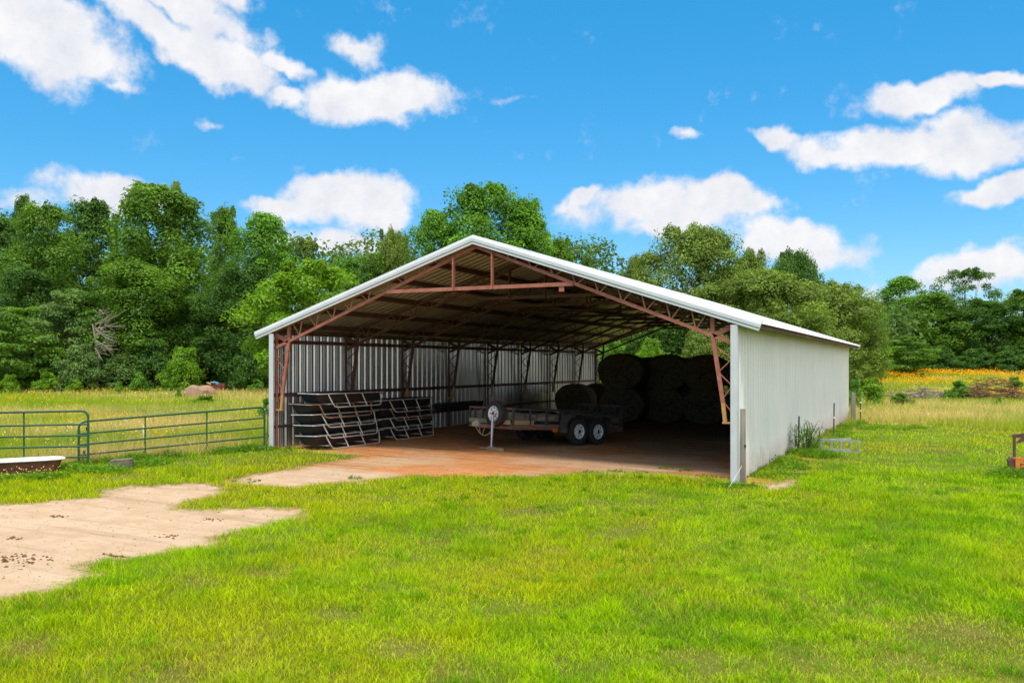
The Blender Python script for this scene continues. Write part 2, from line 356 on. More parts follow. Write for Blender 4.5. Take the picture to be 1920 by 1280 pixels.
# ------------------------------------------------------------------ ground sheet
def build_ground():
    a_f = np.radians(np.arange(-44, 44.01, .125)); a_c = np.radians(np.arange(48, 312.1, 4))
    ang = np.concatenate([a_f, a_c]); nr = 1.0125
    rad = [2.0]
    while rad[-1] < 110: rad.append(rad[-1] * nr)
    while rad[-1] < 1500: rad.append(rad[-1] * 1.12)
    rad = np.array(rad); na, nb = len(ang), len(rad)
    A, B = np.meshgrid(ang, rad)
    ca, sa = np.cos(A), np.sin(A)
    x = CX + B * (ca * FW[0] + sa * RT[0]); y = CY + B * (ca * FW[1] + sa * RT[1])
    x = x.ravel(); y = y.ravel(); z = gz(x, y)
    i = np.arange(nb - 1)[:, None] * na; j = np.arange(na)[None, :]; j2 = (j + 1) % na
    q = np.stack([i + j, i + j2, i + na + j2, i + na + j], -1).reshape(-1, 4)
    c0 = len(x)
    xs = np.append(x, CX); ys = np.append(y, CY); zs = np.append(z, gz(CX, CY))
    sand, strip, floor, soil, lawn = masks(xs, ys)
    red = np.clip(sm((floor + .9) / 1.6) * sm((24 - ys) / 8) , 0, 1)
    hay = sm((ys - 6.5 - 2 * vnoise(xs, ys, 2.5, 4)) / 6) * (floor > 0)
    dirt = np.maximum(np.maximum(sand, strip), np.maximum(floor, soil * .8))
    pale = np.maximum(sand, np.minimum(strip, .4) - .1 - 1.2 * sm((ys + 2.6) / 1.8))
    grey = sdf(pxpoly([(960, 866), (1010, 850), (1300, 858), (1366, 884), (1240, 884), (1150, 880)]), xs, ys) + .9 * (fbm(xs, ys, .9, 17) - .5)
    pale = np.maximum(pale, np.clip(grey * .35, -1, .02))
    V = np.stack([xs, ys, zs], -1)
    m = bpy.data.materials.new('ground'); m.use_nodes = True; nt = m.node_tree; p = nt.nodes['Principled BSDF']
    p.inputs['Roughness'].default_value = .95; p.inputs['Specular IOR Level'].default_value = .15
    tc = nn(nt, 'ShaderNodeTexCoord')
    def noise(s, d=6, r=.6):
        n = nn(nt, 'ShaderNodeTexNoise'); n.inputs['Scale'].default_value = s; n.inputs['Detail'].default_value = d; n.inputs['Roughness'].default_value = r
        nt.links.new(tc.outputs['Object'], n.inputs['Vector']); return n.outputs['Fac']
    def rng(src, a, b):
        r = nn(nt, 'ShaderNodeMapRange'); r.inputs[1].default_value = a; r.inputs[2].default_value = b; nt.links.new(src, r.inputs[0]); return r.outputs[0]
    def mix(f, a, b):
        x_ = nn(nt, 'ShaderNodeMix', data_type='RGBA')
        for k, s in ((6, a), (7, b)):
            if isinstance(s, tuple): x_.inputs[k].default_value = (*s, 1)
            else: nt.links.new(s, x_.inputs[k])
        nt.links.new(f, x_.inputs[0]); return x_.outputs[2]
    def attr(n): return nn(nt, 'ShaderNodeAttribute', attribute_name=n).outputs['Fac']
    def math_(op, a, b):
        q_ = nn(nt, 'ShaderNodeMath', operation=op)
        for k, s in ((0, a), (1, b)):
            if isinstance(s, (int, float)): q_.inputs[k].default_value = s
            else: nt.links.new(s, q_.inputs[k])
        return q_.outputs[0]
    n_lo, n_mid, n_hi, n_vhi = noise(.35), noise(2.2), noise(9), noise(38, 4)
    turf = mix(rng(n_mid, .35, .7), (.075, .105, .006), (.16, .14, .03))
    turf = mix(rng(n_lo, .45, .7), turf, (.12, .165, .012))
    mead = mix(rng(n_mid, .35, .65), (.24, .28, .03), (.42, .35, .12))
    green = mix(rng(attr('lawn'), -.2, .3), mead, turf)
    rt_ = nn(nt, 'ShaderNodeMapping'); rt_.inputs['Rotation'].default_value = (0, 0, -YAW - .25); rt_.inputs['Scale'].default_value = (.22, 2.6, 1)
    nt.links.new(tc.outputs['Object'], rt_.inputs['Vector'])
    nr_ = nn(nt, 'ShaderNodeTexNoise'); nr_.inputs['Scale'].default_value = 1.6; nr_.inputs['Detail'].default_value = 5; nt.links.new(rt_.outputs[0], nr_.inputs['Vector'])
    ruts = nr_.outputs['Fac']
    sandc = mix(rng(n_mid, .35, .65), (.51, .37, .25), (.44, .30, .19))
    sandc = mix(rng(ruts, .52, .74), sandc, (.36, .245, .145))
    sandc = mix(rng(n_hi, .58, .75), sandc, (.36, .23, .13))
    sandc = mix(rng(n_vhi, .60, .72), sandc, (.60, .47, .33))
    redc = mix(rng(n_mid, .35, .65), (.53, .24, .095), (.43, .175, .062))
    redc = mix(rng(n_lo, .48, .62), redc, (.46, .30, .17))
    redc = mix(rng(n_hi, .58, .72), redc, (.24, .09, .035))
    redc = mix(rng(ruts, .52, .68), redc, (.33, .135, .05))
    redc = mix(rng(n_vhi, .64, .74), redc, (.52, .33, .19))
    hayc = mix(rng(n_hi, .4, .65), (.27, .145, .065), (.16, .085, .042))
    redc = mix(attr('hay'), redc, hayc)
    soilc = mix(attr('pale'), redc, sandc)
    fac = rng(math_('ADD', attr('dirt'), math_('MULTIPLY', math_('SUBTRACT', n_hi, .5), 1.1)), -.16, .26)
    fin = mix(fac, green, soilc)
    nt.links.new(fin, p.inputs['Base Color'])
    b = nn(nt, 'ShaderNodeBump'); b.inputs['Strength'].default_value = .8; b.inputs['Distance'].default_value = .04
    nt.links.new(math_('ADD', math_('ADD', n_hi, math_('MULTIPLY', n_vhi, .5)), ruts), b.inputs['Height']); nt.links.new(b.outputs[0], p.inputs['Normal'])
    o = mesh_np('ground', V, q, m, attrs=dict(dirt=np.clip(dirt, -2, 2), pale=np.clip(pale * 2.5 + .5, 0, 1), hay=hay, lawn=np.clip(lawn, -1, 1)), smooth=True)
    # close the centre below the camera
    me = o.data
    tag(o, kind='structure')
    tri = np.stack([np.full(na, c0), (np.arange(na) + 1) % na, np.arange(na)], -1)
    base = len(me.loops); nbp = len(me.polygons)
    me.loops.add(tri.size); me.polygons.add(len(tri))
    li = np.empty(len(me.loops), np.int32); me.loops.foreach_get('vertex_index', li); li[base:] = tri.ravel(); me.loops.foreach_set('vertex_index', li)
    ls = np.empty(len(me.polygons), np.int32); me.polygons.foreach_get('loop_start', ls); ls[nbp:] = base + 3 * np.arange(na); me.polygons.foreach_set('loop_start', ls)
    me.update(calc_edges=True)
build_ground()

# ------------------------------------------------------------------ grass blades
def blades(rng, pos, h, w, lean, col, segs=1):
    n = len(pos); a = rng.rand(n) * 2 * np.pi; b = rng.rand(n) * 2 * np.pi
    dx = np.stack([np.cos(a), np.sin(a), np.zeros(n)], -1) * (w / 2)[:, None]
    ld = np.stack([np.cos(b), np.sin(b), np.zeros(n)], -1) * (lean * h)[:, None]
    up = np.zeros((n, 3)); up[:, 2] = h
    base = pos.copy(); base[:, 2] -= .01
    dk = col * .92  # slight shade painted into the blade bases, tips painted brighter
    if segs == 1:
        v = np.stack([base - dx, base + dx, base + up + ld], 1).reshape(-1, 3)
        t = np.arange(3 * n).reshape(-1, 3)
        c = np.stack([dk, dk, col * 1.08], 1).reshape(-1, 3)
    else:
        mid = base + up * .58 + ld * .30
        v = np.stack([base - dx, base + dx, mid - dx * .8, mid + dx * .8, base + up * .95 + ld], 1).reshape(-1, 3)
        o = np.arange(n)[:, None] * 5
        t = np.concatenate([o + [0, 1, 3], o + [0, 3, 2], o + [2, 3, 4]], 0)
        c = np.stack([dk, dk, col, col, col * 1.1], 1).reshape(-1, 3)
    return v, t, c
def join(parts):
    V, T, C = [], [], []; n = 0
    for v, t, c in parts:
        V.append(v); T.append(t + n); C.append(c); n += len(v)
    return np.concatenate(V), np.concatenate(T), np.concatenate(C)
def scatter(rng, n, d0, d1, u0, u1, power):
    """points in the visible wedge; density falls with distance**power"""
    q = rng.rand(n); e = 2 - power
    d = (d0 ** e + q * (d1 ** e - d0 ** e)) ** (1 / e) if abs(e) > 1e-6 else d0 * (d1 / d0) ** q
    u = u0 + (u1 - u0) * rng.rand(n); l = (u - 960) / F * d
    return CX + d * FW[0] + l * RT[0], CY + d * FW[1] + l * RT[1], d
def lerp(a, b, t): return np.array(a) * (1 - t[:, None]) + np.array(b) * t[:, None]

DRY = [(G(u, v)[:2], r) for u, v, r in ((1840, 1195, .75), (1700, 1245, .7), (1520, 1235, .5), (760, 1215, .35), (500, 1072, .4), (1320, 1245, .4), (880, 1268, .5), (380, 1092, .3),
       (1160, 1000, .5), (1010, 960, .5), (820, 1020, .4), (60, 1215, .35), (640, 1150, .3), (1890, 1265, .6), (300, 1270, .35))]
def build_lawn():
    rng = np.random.RandomState(3); parts = []
    # tussocks of longer grass and low broad weeds
    n = 1500; x, y, d = scatter(rng, n, 5, 19, -200, 2150, 1.9)
    sand, strip, floor, soil, lawn = masks(x, y)
    k = (lawn > .3) & (np.maximum(np.maximum(sand, strip), floor) < -.05) & (fbm(x, y, 1.6, 33) > .42); x, y, d = x[k], y[k], d[k]
    nb = 34; m = len(x); r = (.05 + .11 * rng.rand(m)); hh = .07 + .09 * rng.rand(m) ** 1.5
    cx_, cy_, dd = (np.repeat(q, nb) for q in (x, y, d)); N = m * nb
    a = rng.rand(N) * 6.28; t = np.sqrt(rng.rand(N)) * np.repeat(r, nb); px, py = cx_ + t * np.cos(a), cy_ + t * np.sin(a)
    base = lerp((.12, .31, .010), (.36, .58, .010), rng.rand(m)); c = np.repeat(base, nb, 0) * (.6 + .7 * rng.rand(N))[:, None]
    parts.append(blades(rng, np.stack([px, py, gz(px, py)], -1), np.repeat(hh, nb) * (.5 + .6 * rng.rand(N)), np.maximum(.006, dd * .0008) * (.7 + .6 * rng.rand(N)), .5 + .9 * rng.rand(N), c, 2))
    for (n, d0, d1, segs) in ((400000, 4.6, 10.5, 2), (400000, 10.5, 20, 1), (200000, 20, 44, 1)):
        x, y, d = scatter(rng, n, d0, d1, -420, 2520, 2.15)
        sand, strip, floor, soil, lawn = masks(x, y)
        dirt = np.maximum(np.maximum(sand, strip), floor)
        patch = fbm(x, y, 2.3, 31); fine = fbm(x, y, .55, 41); dry = fbm(x, y, 3.1, 51)
        bare = np.clip((fbm(x, y, .7, 61, 4) - .62) * 5, 0, .55)
        keep = (lawn > -.1) & (rng.rand(n) < np.clip(.42 - dirt / np.where(floor > np.maximum(sand, strip), .75, .60), 0.010, 1)) & (rng.rand(n) > bare)
        keep &= ~((x > -.05) & (x < W) & (y > .9))
        keep &= rng.rand(n) > np.clip(soil * 1.2, 0, .8)
        near = np.clip(1 - np.abs(dirt + .25) / .5, 0, 1)           # taller tufts along bare edges
        h = .045 + .055 * patch ** 2 + .07 * np.clip(fine - .48, 0, 1) + .06 * near * fine
        h = h * (1 - .45 * np.clip(dirt / .12 + .3, 0, 1)); tuft = np.clip((vnoise(x, y, .33, 71) - .74) * 5, 0, 1)
        h = h * (1 + 1.0 * tuft) * (.6 + .8 * rng.rand(n))
        w = np.maximum(.0045, d * .00075) * (.7 + .6 * rng.rand(n))
        t = np.clip(.42 + 1.5 * (patch - .5) + 1.5 * (vnoise(x, y, .5, 75) - .55) + .5 * (rng.rand(n) - .5), 0, 1)
        c = lerp((.45, .66, .006), (.20, .43, .007), t)
        yl = np.clip((dry - .44) * 3.5 + .5 * (rng.rand(n) - .5), 0, 1)
        c = lerp((0, 0, 0), (1, 1, 1), 1 - yl) * c + yl[:, None] * np.array((.56, .60, .009))
        dsp = 0 * x
        for (p_, r_) in DRY: dsp = np.maximum(dsp, np.clip(1.3 - np.hypot(x - p_[0], y - p_[1]) / r_ - .8 * (fine - .4), 0, 1))
        keep &= rng.rand(n) > dsp * .45; h = h * (1 - .35 * dsp)
        st = rng.rand(n) < (.55 * dsp + .02 + .38 * np.clip((fbm(x, y, .8, 81) - .5) * 3, 0, 1) * np.clip((16 - d) / 8, .1, 1))
        c[st] = np.array((.50, .43, .085)) * (.7 + .5 * rng.rand(st.sum()))[:, None]
        c *= (.42 + 1.0 * rng.rand(n))[:, None]
        k = keep; pos = np.stack([x, y, gz(x, y)], -1)[k]
        parts.append(blades(rng, pos, h[k], w[k], .25 + .75 * rng.rand(k.sum()), c[k], segs))
    v, t, c = join(parts)
    tag(mesh_np('lawn_grass', v, t, M['blade'], color=c), kind='stuff')
build_lawn()

def build_meadow():
    rng = np.random.RandomState(5); parts = []; fl = []
    for (n, d0, d1, u0, u1) in ((165000, 19, 95, -400, 530), (26000, 40, 95, 530, 1600), (140000, 28, 125, 1590, 2450)):
        x, y, d = scatter(rng, n, d0, d1, u0, u1, 2.3)
        sand, strip, floor, soil, lawn = masks(x, y)
        keep = (lawn < .15) & ~((x > -.2) & (x < W + .1) & (y > -.2) & (y < L))
        a = fbm(x, y, 6, 91); b = fbm(x, y, 2.2, 95)
        right = u0 > 1500
        band = sm((d - 33) / 6) * sm((58 - d) / 14) if right else .45 * sm((40 - d) / 12) + .35 * sm((d - 42) / 20)
        straw = np.clip((a - .5) * 3 + band * 1.0 - .15 + .9 * (rng.rand(n) - .5), 0, 1)
        c = lerp((.33, .42, .018), (.66, .52, .19), straw)
        g = np.clip((b - .56) * 6, 0, 1)
        c = c * (1 - .6 * g[:, None]) + .6 * g[:, None] * np.array((.18, .34, .02))
        c *= (.7 + .6 * rng.rand(n))[:, None]
        h = (.16 + .30 * b + .12 * straw) * (.5 + .8 * rng.rand(n)) * (1 if right else 1.0)
        edge = np.clip(1 - np.abs(lawn + .6) / .9, 0, 1); h *= 1 - .3 * edge
        w = np.maximum(.007, d * .0008) * (.7 + .6 * rng.rand(n))
        k = keep; pos = np.stack([x, y, gz(x, y)], -1)[k]
        parts.append(blades(rng, pos, h[k], w[k], .15 + .6 * rng.rand(k.sum()), c[k], 1))
    v, t, c = join(parts)
    tag(mesh_np('meadow_grass', v, t, M['blade'], color=c), kind='stuff')
    # flower heads: little tilted five-cornered discs at grass-top height
    def heads(n, d0, d1, u0, u1, dens, colr, size, hz):
        x, y, d = scatter(rng, n, d0, d1, u0, u1, 2.0)
        lawn = sdf(P_LAWN, x, y)
        k = (rng.rand(n) < dens(x, y, d)) & (lawn < -.4); x, y, d = x[k], y[k], d[k]; m = len(x)
        z = gz(x, y) + hz * (.7 + .6 * rng.rand(m)); s = np.maximum(size, d * .00046) * (.7 + .6 * rng.rand(m))
        c0 = np.stack([x, y, z], -1)
        nrm = rng.randn(m, 3) * .55; nrm[:, 2] += 1; nrm[:, 0] += .25; nrm[:, 1] -= .5; nrm /= np.linalg.norm(nrm, axis=1)[:, None]
        t1 = np.cross(nrm, rng.randn(m, 3)); t1 /= np.linalg.norm(t1, axis=1)[:, None]; t2 = np.cross(nrm, t1)
        ring = [c0 + (t1 * math.cos(2 * math.pi * q / 5) + t2 * math.sin(2 * math.pi * q / 5)) * s[:, None] for q in range(5)]
        v = np.stack(ring, 1).reshape(-1, 3); o = np.arange(m)[:, None] * 5
        t = np.concatenate([o + [0, 1, 2], o + [0, 2, 3], o + [0, 3, 4]], 0)
        cc = np.array(colr)[None] * (.75 + .5 * rng.rand(m))[:, None]
        fl.append((v, t, np.repeat(cc, 5, 0)))
    orange = (.78, .36, .012); yellow = (.78, .55, .03); white = (.75, .74, .62)
    band = lambda x, y, d: sm((d - 74) / 6) * np.clip((fbm(x, y, 7, 121) - .34) * 5, .08, 1)
    heads(42000, 66, 122, 1590, 2200, band, orange, .035, .5)
    heads(5000, 60, 122, 1590, 2200, lambda x, y, d: .5 * np.clip((fbm(x, y, 5, 131) - .5) * 6, .05, 1), yellow, .035, .5)
    heads(3000, 62, 68, 1850, 2200, lambda x, y, d: .8 + 0 * d, orange, .03, .45)
    ctr = [(G(u, v)[:2], r) for u, v, r in ((225, 800, 1.6), (210, 806, 1.4), (130, 790, 1.8), (100, 793, 1.3), (200, 742, 5), (130, 745, 4), (60, 760, 3), (300, 838, .8))]
    def spots(x, y, d):
        q = 0 * x
        for (p, r) in ctr: q = np.maximum(q, np.clip(1.2 - np.hypot(x - p[0], y - p[1]) / r, 0, 1))
        return q * .35
    heads(26000, 20, 80, -50, 520, spots, orange, .022, .40)
    heads(9000, 20, 90, -200, 520, lambda x, y, d: .30 * np.clip((fbm(x, y, 5, 141) - .4) * 4, .1, 1), yellow, .018, .40)
    heads(5000, 20, 90, -200, 520, lambda x, y, d: .12 + 0 * d, white, .014, .42)
    heads(2500, 30, 70, 1600, 2200, lambda x, y, d: .08 + 0 * d, white, .016, .42)
    v, t, c = join(fl)
    tag(mesh_np('wildflowers', v, t, M['flower'], color=c), kind='stuff')
build_meadow()

# ------------------------------------------------------------------ the barn
barn = empty('pole_barn', (0, 0, 0), label='open-ended white metal pole barn with red steel trusses, hay and trailer inside', cat='barn')
def roofz(x):                                   # top of roof sheet
    return 5.24 - SLOPE * abs(x - W / 2)
def rib_profile(L0, L1, pitch=.305, dep=.03, foot=.075, top=.028, minor=True):
    pts = []; y = L0
    while y < L1 - 1e-6:
        e = min(y + pitch, L1)
        pts.append((y, 0))
        if e - y >= pitch - 1e-6:
            if minor:
                for c in (.33, .66):
                    q = y + (pitch - foot) * c
                    pts += [(q - .018, 0), (q - .008, .007), (q + .008, .007), (q + .018, 0)]
            a = y + pitch - foot
            pts += [(a, 0), (a + (foot - top) / 2, dep), (a + (foot + top) / 2, dep)]
        y = e
    pts.append((L1, 0)); return pts
def sheet(name, mat, fn, prof, rows, parent, th=.004):
    """fn(y, depth, row)->xyz"""
    V = []; n = len(prof)
    for r in rows: V += [fn(y, h, r) for (y, h) in prof]
    f = [(i * n + k, i * n + k + 1, (i + 1) * n + k + 1, (i + 1) * n + k) for i in range(len(rows) - 1) for k in range(n - 1)]
    me = bpy.data.meshes.new(name); me.from_pydata(V, [], f); me.materials.append(mat); me.update()
    o = bpy.data.objects.new(name, me); COL.objects.link(o); o.parent = parent
    s = o.modifiers.new('s', 'SOLIDIFY'); s.thickness = th; s.offset = 0
    return o
pr = rib_profile(.02, L - .02, dep=.036, foot=.12, top=.05)
wl = sheet('side_wall', M['galv'], lambda y, h, r: (-h - .005, y, [-.06, 3.10][r]), pr, (0, 1), barn)
wl['label'] = 'bare galvanised left side wall'
pr2 = rib_profile(.02, L - .02, pitch=.305, dep=.045, foot=.09, top=.028)
def rw(y, h, r):
    zb = -.20 - .10 * y / L + .02
    return (W + h + .005, y, [zb, 3.10][r])
wr = sheet('side_wall', M['white_panel'], rw, pr2, (0, 1), barn)
wr['label'] = 'white ribbed right side wall'
b = MB(); b.box((W + .036, 12.9, 1.42), (.004, .016, 3.1)); b.build('panel_seam', M['dark_steel'], wr)
E_ = .54
for sx in (-1, 1):
    xe = -E_ if sx < 0 else W + E_
    def rf(y, h, r, xe=xe):
        x = [W / 2, xe][r]; return (x, y, roofz(x) - .03 + h)
    ro = sheet('roof_panel', M['roof_top'], rf, rib_profile(.04, L - .04, dep=.03, minor=False), (0, 1), barn)
    def ru(y, h, r, xe=xe):
        x = [W / 2, xe + .03 * (1 if sx < 0 else -1)][r]; return (x, y, roofz(x) - .042 + h)
    sheet('roof_underside', M['roof_under'], ru, rib_profile(.05, L - .05, dep=.03, minor=False), (0, 1), ro)
    # rake trim front and back: sheared profile so it mitres at the ridge
    for yy, sg in ((0, -1), (L, 1)):
        prof = [(.10, .022), (-.025, .022), (-.055, -.055), (-.055, -.125), (-.030, -.130), (-.030, -.148), (-.040, -.150), (-.040, -.195), (.02, -.195), (.02, -.02), (.10, .005)]
        V = []
        for end in (0, 1):
            for (o_, dz) in prof:
                x = W / 2 if end == 0 else (xe - sx * .33 * (-dz))
                V.append((x, yy + sg * -o_ if sg < 0 else yy - o_, roofz(x) + dz))
        if sg < 0: V = [(x, yy + o, z) for (x, _, z), o in zip(V, [q[0] for q in prof] * 2)]
        n = len(prof); f = [(k, (k + 1) % n, n + (k + 1) % n, n + k) for k in range(n)] + [tuple(range(n)), tuple(range(2 * n - 1, n - 1, -1))]
        b = MB(); b.add(V, f); b.build('rake_trim', M['trim'], barn)
    # ridge cap half, eave board
    b = MB(); b.bar((xe - sx * .10, .03, roofz(xe) - .075), (xe - sx * .10, L - .03, roofz(xe) - .075), .035, .10); 
    b.bar((xe - sx * .30, .03, roofz(xe) - .045 - .02), (xe - sx * .30, L - .03, roofz(xe) - .045 - .02), .30, .02, (sx * SLOPE, 0, 1)); b.build('eave_board', M['eave_wood'], barn)
b = MB(); b.prism([(W / 2 - .22, roofz(W / 2 - .22) + .012), (W / 2, roofz(W / 2) + .022), (W / 2 + .22, roofz(W / 2 + .22) + .012), (W / 2 + .22, roofz(W / 2 + .22) + .004), (W / 2, roofz(W / 2) + .012), (W / 2 - .22, roofz(W / 2 - .22) + .004)], .1, L - .1); b.build('ridge_cap', M['roof_top'], barn)
# corner trims
for x0, sx, zb in ((0, -1, -.05), (W, 1, -.26)):
    for yy in (0, L):
        sy = -1 if yy == 0 else 1
        b = MB(); wd = .15 if sx < 0 else .125
        b.box((x0 + (wd / 2 if sx < 0 else -wd / 2) + sx * .04, yy + sy * .022, (zb + 3.03) / 2), (wd, .012, 3.03 - zb))
        b.box((x0 + sx * .046, yy + sy * .016 - sy * .075, (zb + 3.03) / 2), (.012, .15, 3.03 - zb))
        b.box((x0 + (wd if sx < 0 else -wd) * .97 + sx * .04, yy + sy * .027, (zb + 3.03) / 2), (.014, .02, 3.03 - zb))
        b.build('corner_trim', M['trim'], barn)
# trusses: one drawn, copied nine times
def tz(x): return roofz(x) - .168                 # top chord centre line
def bz(x):                                       # bottom chord line
    x = x if x <= W / 2 else W - x
    return 2.66 + (4.98 - 2.66) * (x - .06) / (W / 2 - .06)
def make_truss():
    b = MB()
    for s in (0, 1):
        X = (lambda x: x) if s == 0 else (lambda x: W - x)
        b.bar((X(-.1), 0, tz(X(-.1))), (W / 2, 0, tz(W / 2)), .05, .045)
        b.bar((X(.05), 0, bz(X(.05))), (W / 2, 0, bz(W / 2) + .02), .06, .075)
        b.bar((X(.48), 0, bz(.48)), (X(.05), 0, 3.02), .06, .10)
    b.mi = 1
    for s in (0, 1):
        X = (lambda x: x) if s == 0 else (lambda x: W - x)
        n = 9; xs = [.62 + (5.5 - .62) * k / n for k in range(n + 1)]
        for k in range(n):
            a, c = xs[k], xs[k + 1]; m = a + (c - a) * .42
            b.bar((X(a), .012, tz(X(a))), (X(m), .012, bz(X(m))), .026, .026)
            b.bar((X(m), -.012, bz(X(m))), (X(c - .22), -.012, tz(X(c - .22))), .026, .026)
    t = b.build('roof_truss', None, barn, mats=[M['shaded_steel'], M['shaded_web']])
    b = MB(); b.box((W / 2, -.035, 4.02), (4.98, .055, .085)); b.box((8.3, -.03, 3.93), (.12, .03, .14)); b.build('tie_beam', M['shaded_steel'], t)
    for x in (5.53, 6.57):
        b = MB(); b.bar((x, -.075, 3.975), (x, -.075, bz(x) + .02), .10, .03, (1, 0, 0)); b.build('king_post', M['shaded_steel'], t)
    return t
def make_column(s):
    X = (lambda x: x) if s == 0 else (lambda x: W - x)
    b = MB()
    b.bar((X(.055), .03, -.3), (X(.055), .03, 3.05), .06, .045, (0, 1, 0))
    b.bar((X(.235), 0, 1.42), (X(.485), 0, 3.21), .055, .085, (0, 1, 0)) if False else None
    b.bar((X(.275), 0, 1.42), (X(.495), 0, 2.84), .085, .055, (0, 1, 0))
    b.bar((X(.495), 0, 2.84), (X(.495), 0, 3.24), .085, .055, (0, 1, 0))
    zs = [1.5, 1.78, 2.06, 2.34, 2.62]
    for k, z in enumerate(zs[:-1]):
        xi = lambda q: .275 + (.495 - .275) * (q - 1.42) / 1.42
        if k % 2 == 0: b.bar((X(xi(z)), .01, z), (X(.09), .01, zs[k + 1]), .022, .022)
        else: b.bar((X(.09), -.01, z), (X(xi(zs[k + 1])), -.01, zs[k + 1]), .022, .022)
    b.bar((X(.27), 0, 1.45), (X(.09), 0, 1.22), .022, .022)
    c = b.build('truss_column', M['shaded_steel'], barn)
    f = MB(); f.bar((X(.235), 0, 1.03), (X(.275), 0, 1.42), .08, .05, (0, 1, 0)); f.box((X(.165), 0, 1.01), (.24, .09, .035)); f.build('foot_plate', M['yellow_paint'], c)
    return c
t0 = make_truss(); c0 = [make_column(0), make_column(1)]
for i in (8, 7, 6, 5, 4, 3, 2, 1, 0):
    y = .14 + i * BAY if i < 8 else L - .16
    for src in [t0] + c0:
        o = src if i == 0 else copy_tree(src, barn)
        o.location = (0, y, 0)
        if i == 0:                                  # front frame takes the lit copy of the steel colours
            o['label'] = 'lit-toned rust-red ' + ('truss' if src is t0 else 'column') + ' in the open front'
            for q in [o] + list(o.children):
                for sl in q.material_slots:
                    new = {'shade_toned_steel': M['red_steel'], 'shade_toned_rods': M['web_steel']}.get(sl.material.name)
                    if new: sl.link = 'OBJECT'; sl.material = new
for x in (.35, 1.45, 2.55, 3.65, 4.75, 5.75):
    for X in (x, W - x):
        b = MB(); sg = 1 if X < W / 2 else -1
        up = (-sg * SLOPE, 0, 1)
        b.bar((X, .12, roofz(X) - .112), (X, L - .12, roofz(X) - .112), .06, .13, up); b.build('purlin', M['dark_steel'], barn)
for z, h in ((2.83, .10), (1.40, .10), (.56, .075)):
    for X in (.028, W - .028):
        b = MB(); b.bar((X, .05, z), (X, L - .05, z), .05, h); b.build('girt', M['dark_steel'], barn)
b = MB()
for X in (.02, W - .02): b.bar((X, .05, 3.06), (X, L - .05, 3.06), .08, .07)
b.build('eave_strut', M['dark_steel'], barn)

# ------------------------------------------------------------------ feed bunks
def make_bunk(tube):
    root = empty('feed_bunk', label='x', cat='feed bunk', group='black feed bunks stacked along the left wall')
    LB = 2.95; b = MB()
    def loop(hw, e, z, r=.10):
        pts = []
        for cx, cy, a0 in ((hw - r, LB - e - r, 0), (-hw + r, LB - e - r, 90), (-hw + r, e + r, 180), (hw - r, e + r, 270)):
            for k in range(4):
                a = R(a0 + 30 * k); pts.append((cx + r * math.cos(a), cy + r * math.sin(a), z))
        return pts
    loops = [loop(.36, -.03, .008), loop(.36, -.03, -.012), loop(.33, 0, -.012), loop(.29, .05, -.15), loop(.22, .12, -.255), loop(.20, .15, -.24), loop(.27, .06, -.14), loop(.315, .015, .008)]
    n = 16; V = [p for l in loops for p in l]; m = len(loops)
    f = [(i * n + k, i * n + (k + 1) % n, ((i + 1) % m) * n + (k + 1) % n, ((i + 1) % m) * n + k) for i in range(m) for k in range(n) if i not in (4,)]
    f += [tuple(4 * n + k for k in range(n)), tuple(5 * n + k for k in range(n))]
    b.add(V, f); b.build('trough', M['black_poly'], root, smooth=True)
    b = MB(); b.tube(loop(.375, -.045, -.005, .09), .0135, 6, closed=True); b.build('rim_rail', tube, root, smooth=True)
    for s in (-1, 1):
        x0, x1, zl = s * .37, s * .50, -.36
        b = MB(); pts = [(x0, .33, 0), (x0 + (x1 - x0) * .75, .43, zl * .75), (x0 + (x1 - x0) * .95, .49, zl * .95), (x1, .60, zl), (x1, LB - .5, zl), (x0 + (x1 - x0) * .95, LB - .39, zl * .95), (x0 + (x1 - x0) * .75, LB - .33, zl * .75), (x0, LB - .25, 0)]
        b.tube(pts, .017, 6); b.build('leg_rail', tube, root, smooth=True)
        for y in (1.12, 1.88):
            b = MB(); b.tube([(x0, y - .06, 0), (x1, y + .03, zl)], .016, 6); b.build('leg', tube, root, smooth=True)
    for y in (.36, 1.12, 1.88, 2.62):
        b = MB(); b.box((0, y + .03, -.272), (.86, .055, .022)); b.build('cross_strap', tube, root)
    return root
protos = [make_bunk(M['galv_tube']), make_bunk(M['rust_tube'])]
used = [False, False]
names1 = ['bottom black feed bunk of the taller stack nearest the barn front, legs on the dirt', 'second bunk up in the taller five-high stack of black feed bunks',
          'middle bunk in the taller five-high stack of black feed bunks', 'rusty-railed bunk just under the top of the taller feed bunk stack', 'topmost bunk of the taller five-high black feed bunk stack']
names2 = ['bottom bunk of the lower feed bunk stack, the one nearer the trailer', 'second bunk up in the lower four-high stack of black feed bunks',
          'third bunk up in the lower four-high stack of black feed bunks', 'topmost bunk of the lower four-high stack of black feed bunks']
rj = random.Random(4)
for stack, (x0, y0, labs) in enumerate(((1.06, .12, names1), (1.02, 3.22, names2))):
    for k, lab in enumerate(labs):
        kind = 1 if (stack, k) in ((0, 3), (1, 2)) else 0
        o = protos[kind] if not used[kind] else copy_tree(protos[kind]); used[kind] = True
        o['label'] = lab
        dx = [(0, .02), (-.06, .0), (-.10, -.02), (-.11, -.10), (.0, .12)][k] if stack == 0 else [(0, 0), (.03, -.06), (-.03, .07), (.0, -.04)][k]
        gx, gy = x0 + dx[0], y0 + dx[1]
        o.location = (gx, gy, float(gz(gx, gy + 1.4)) + .375 + .275 * k)
        o.rotation_euler = (R(-.3), R(rj.uniform(-1.5, 1.5)), R(rj.uniform(-1.2, 1.2)))
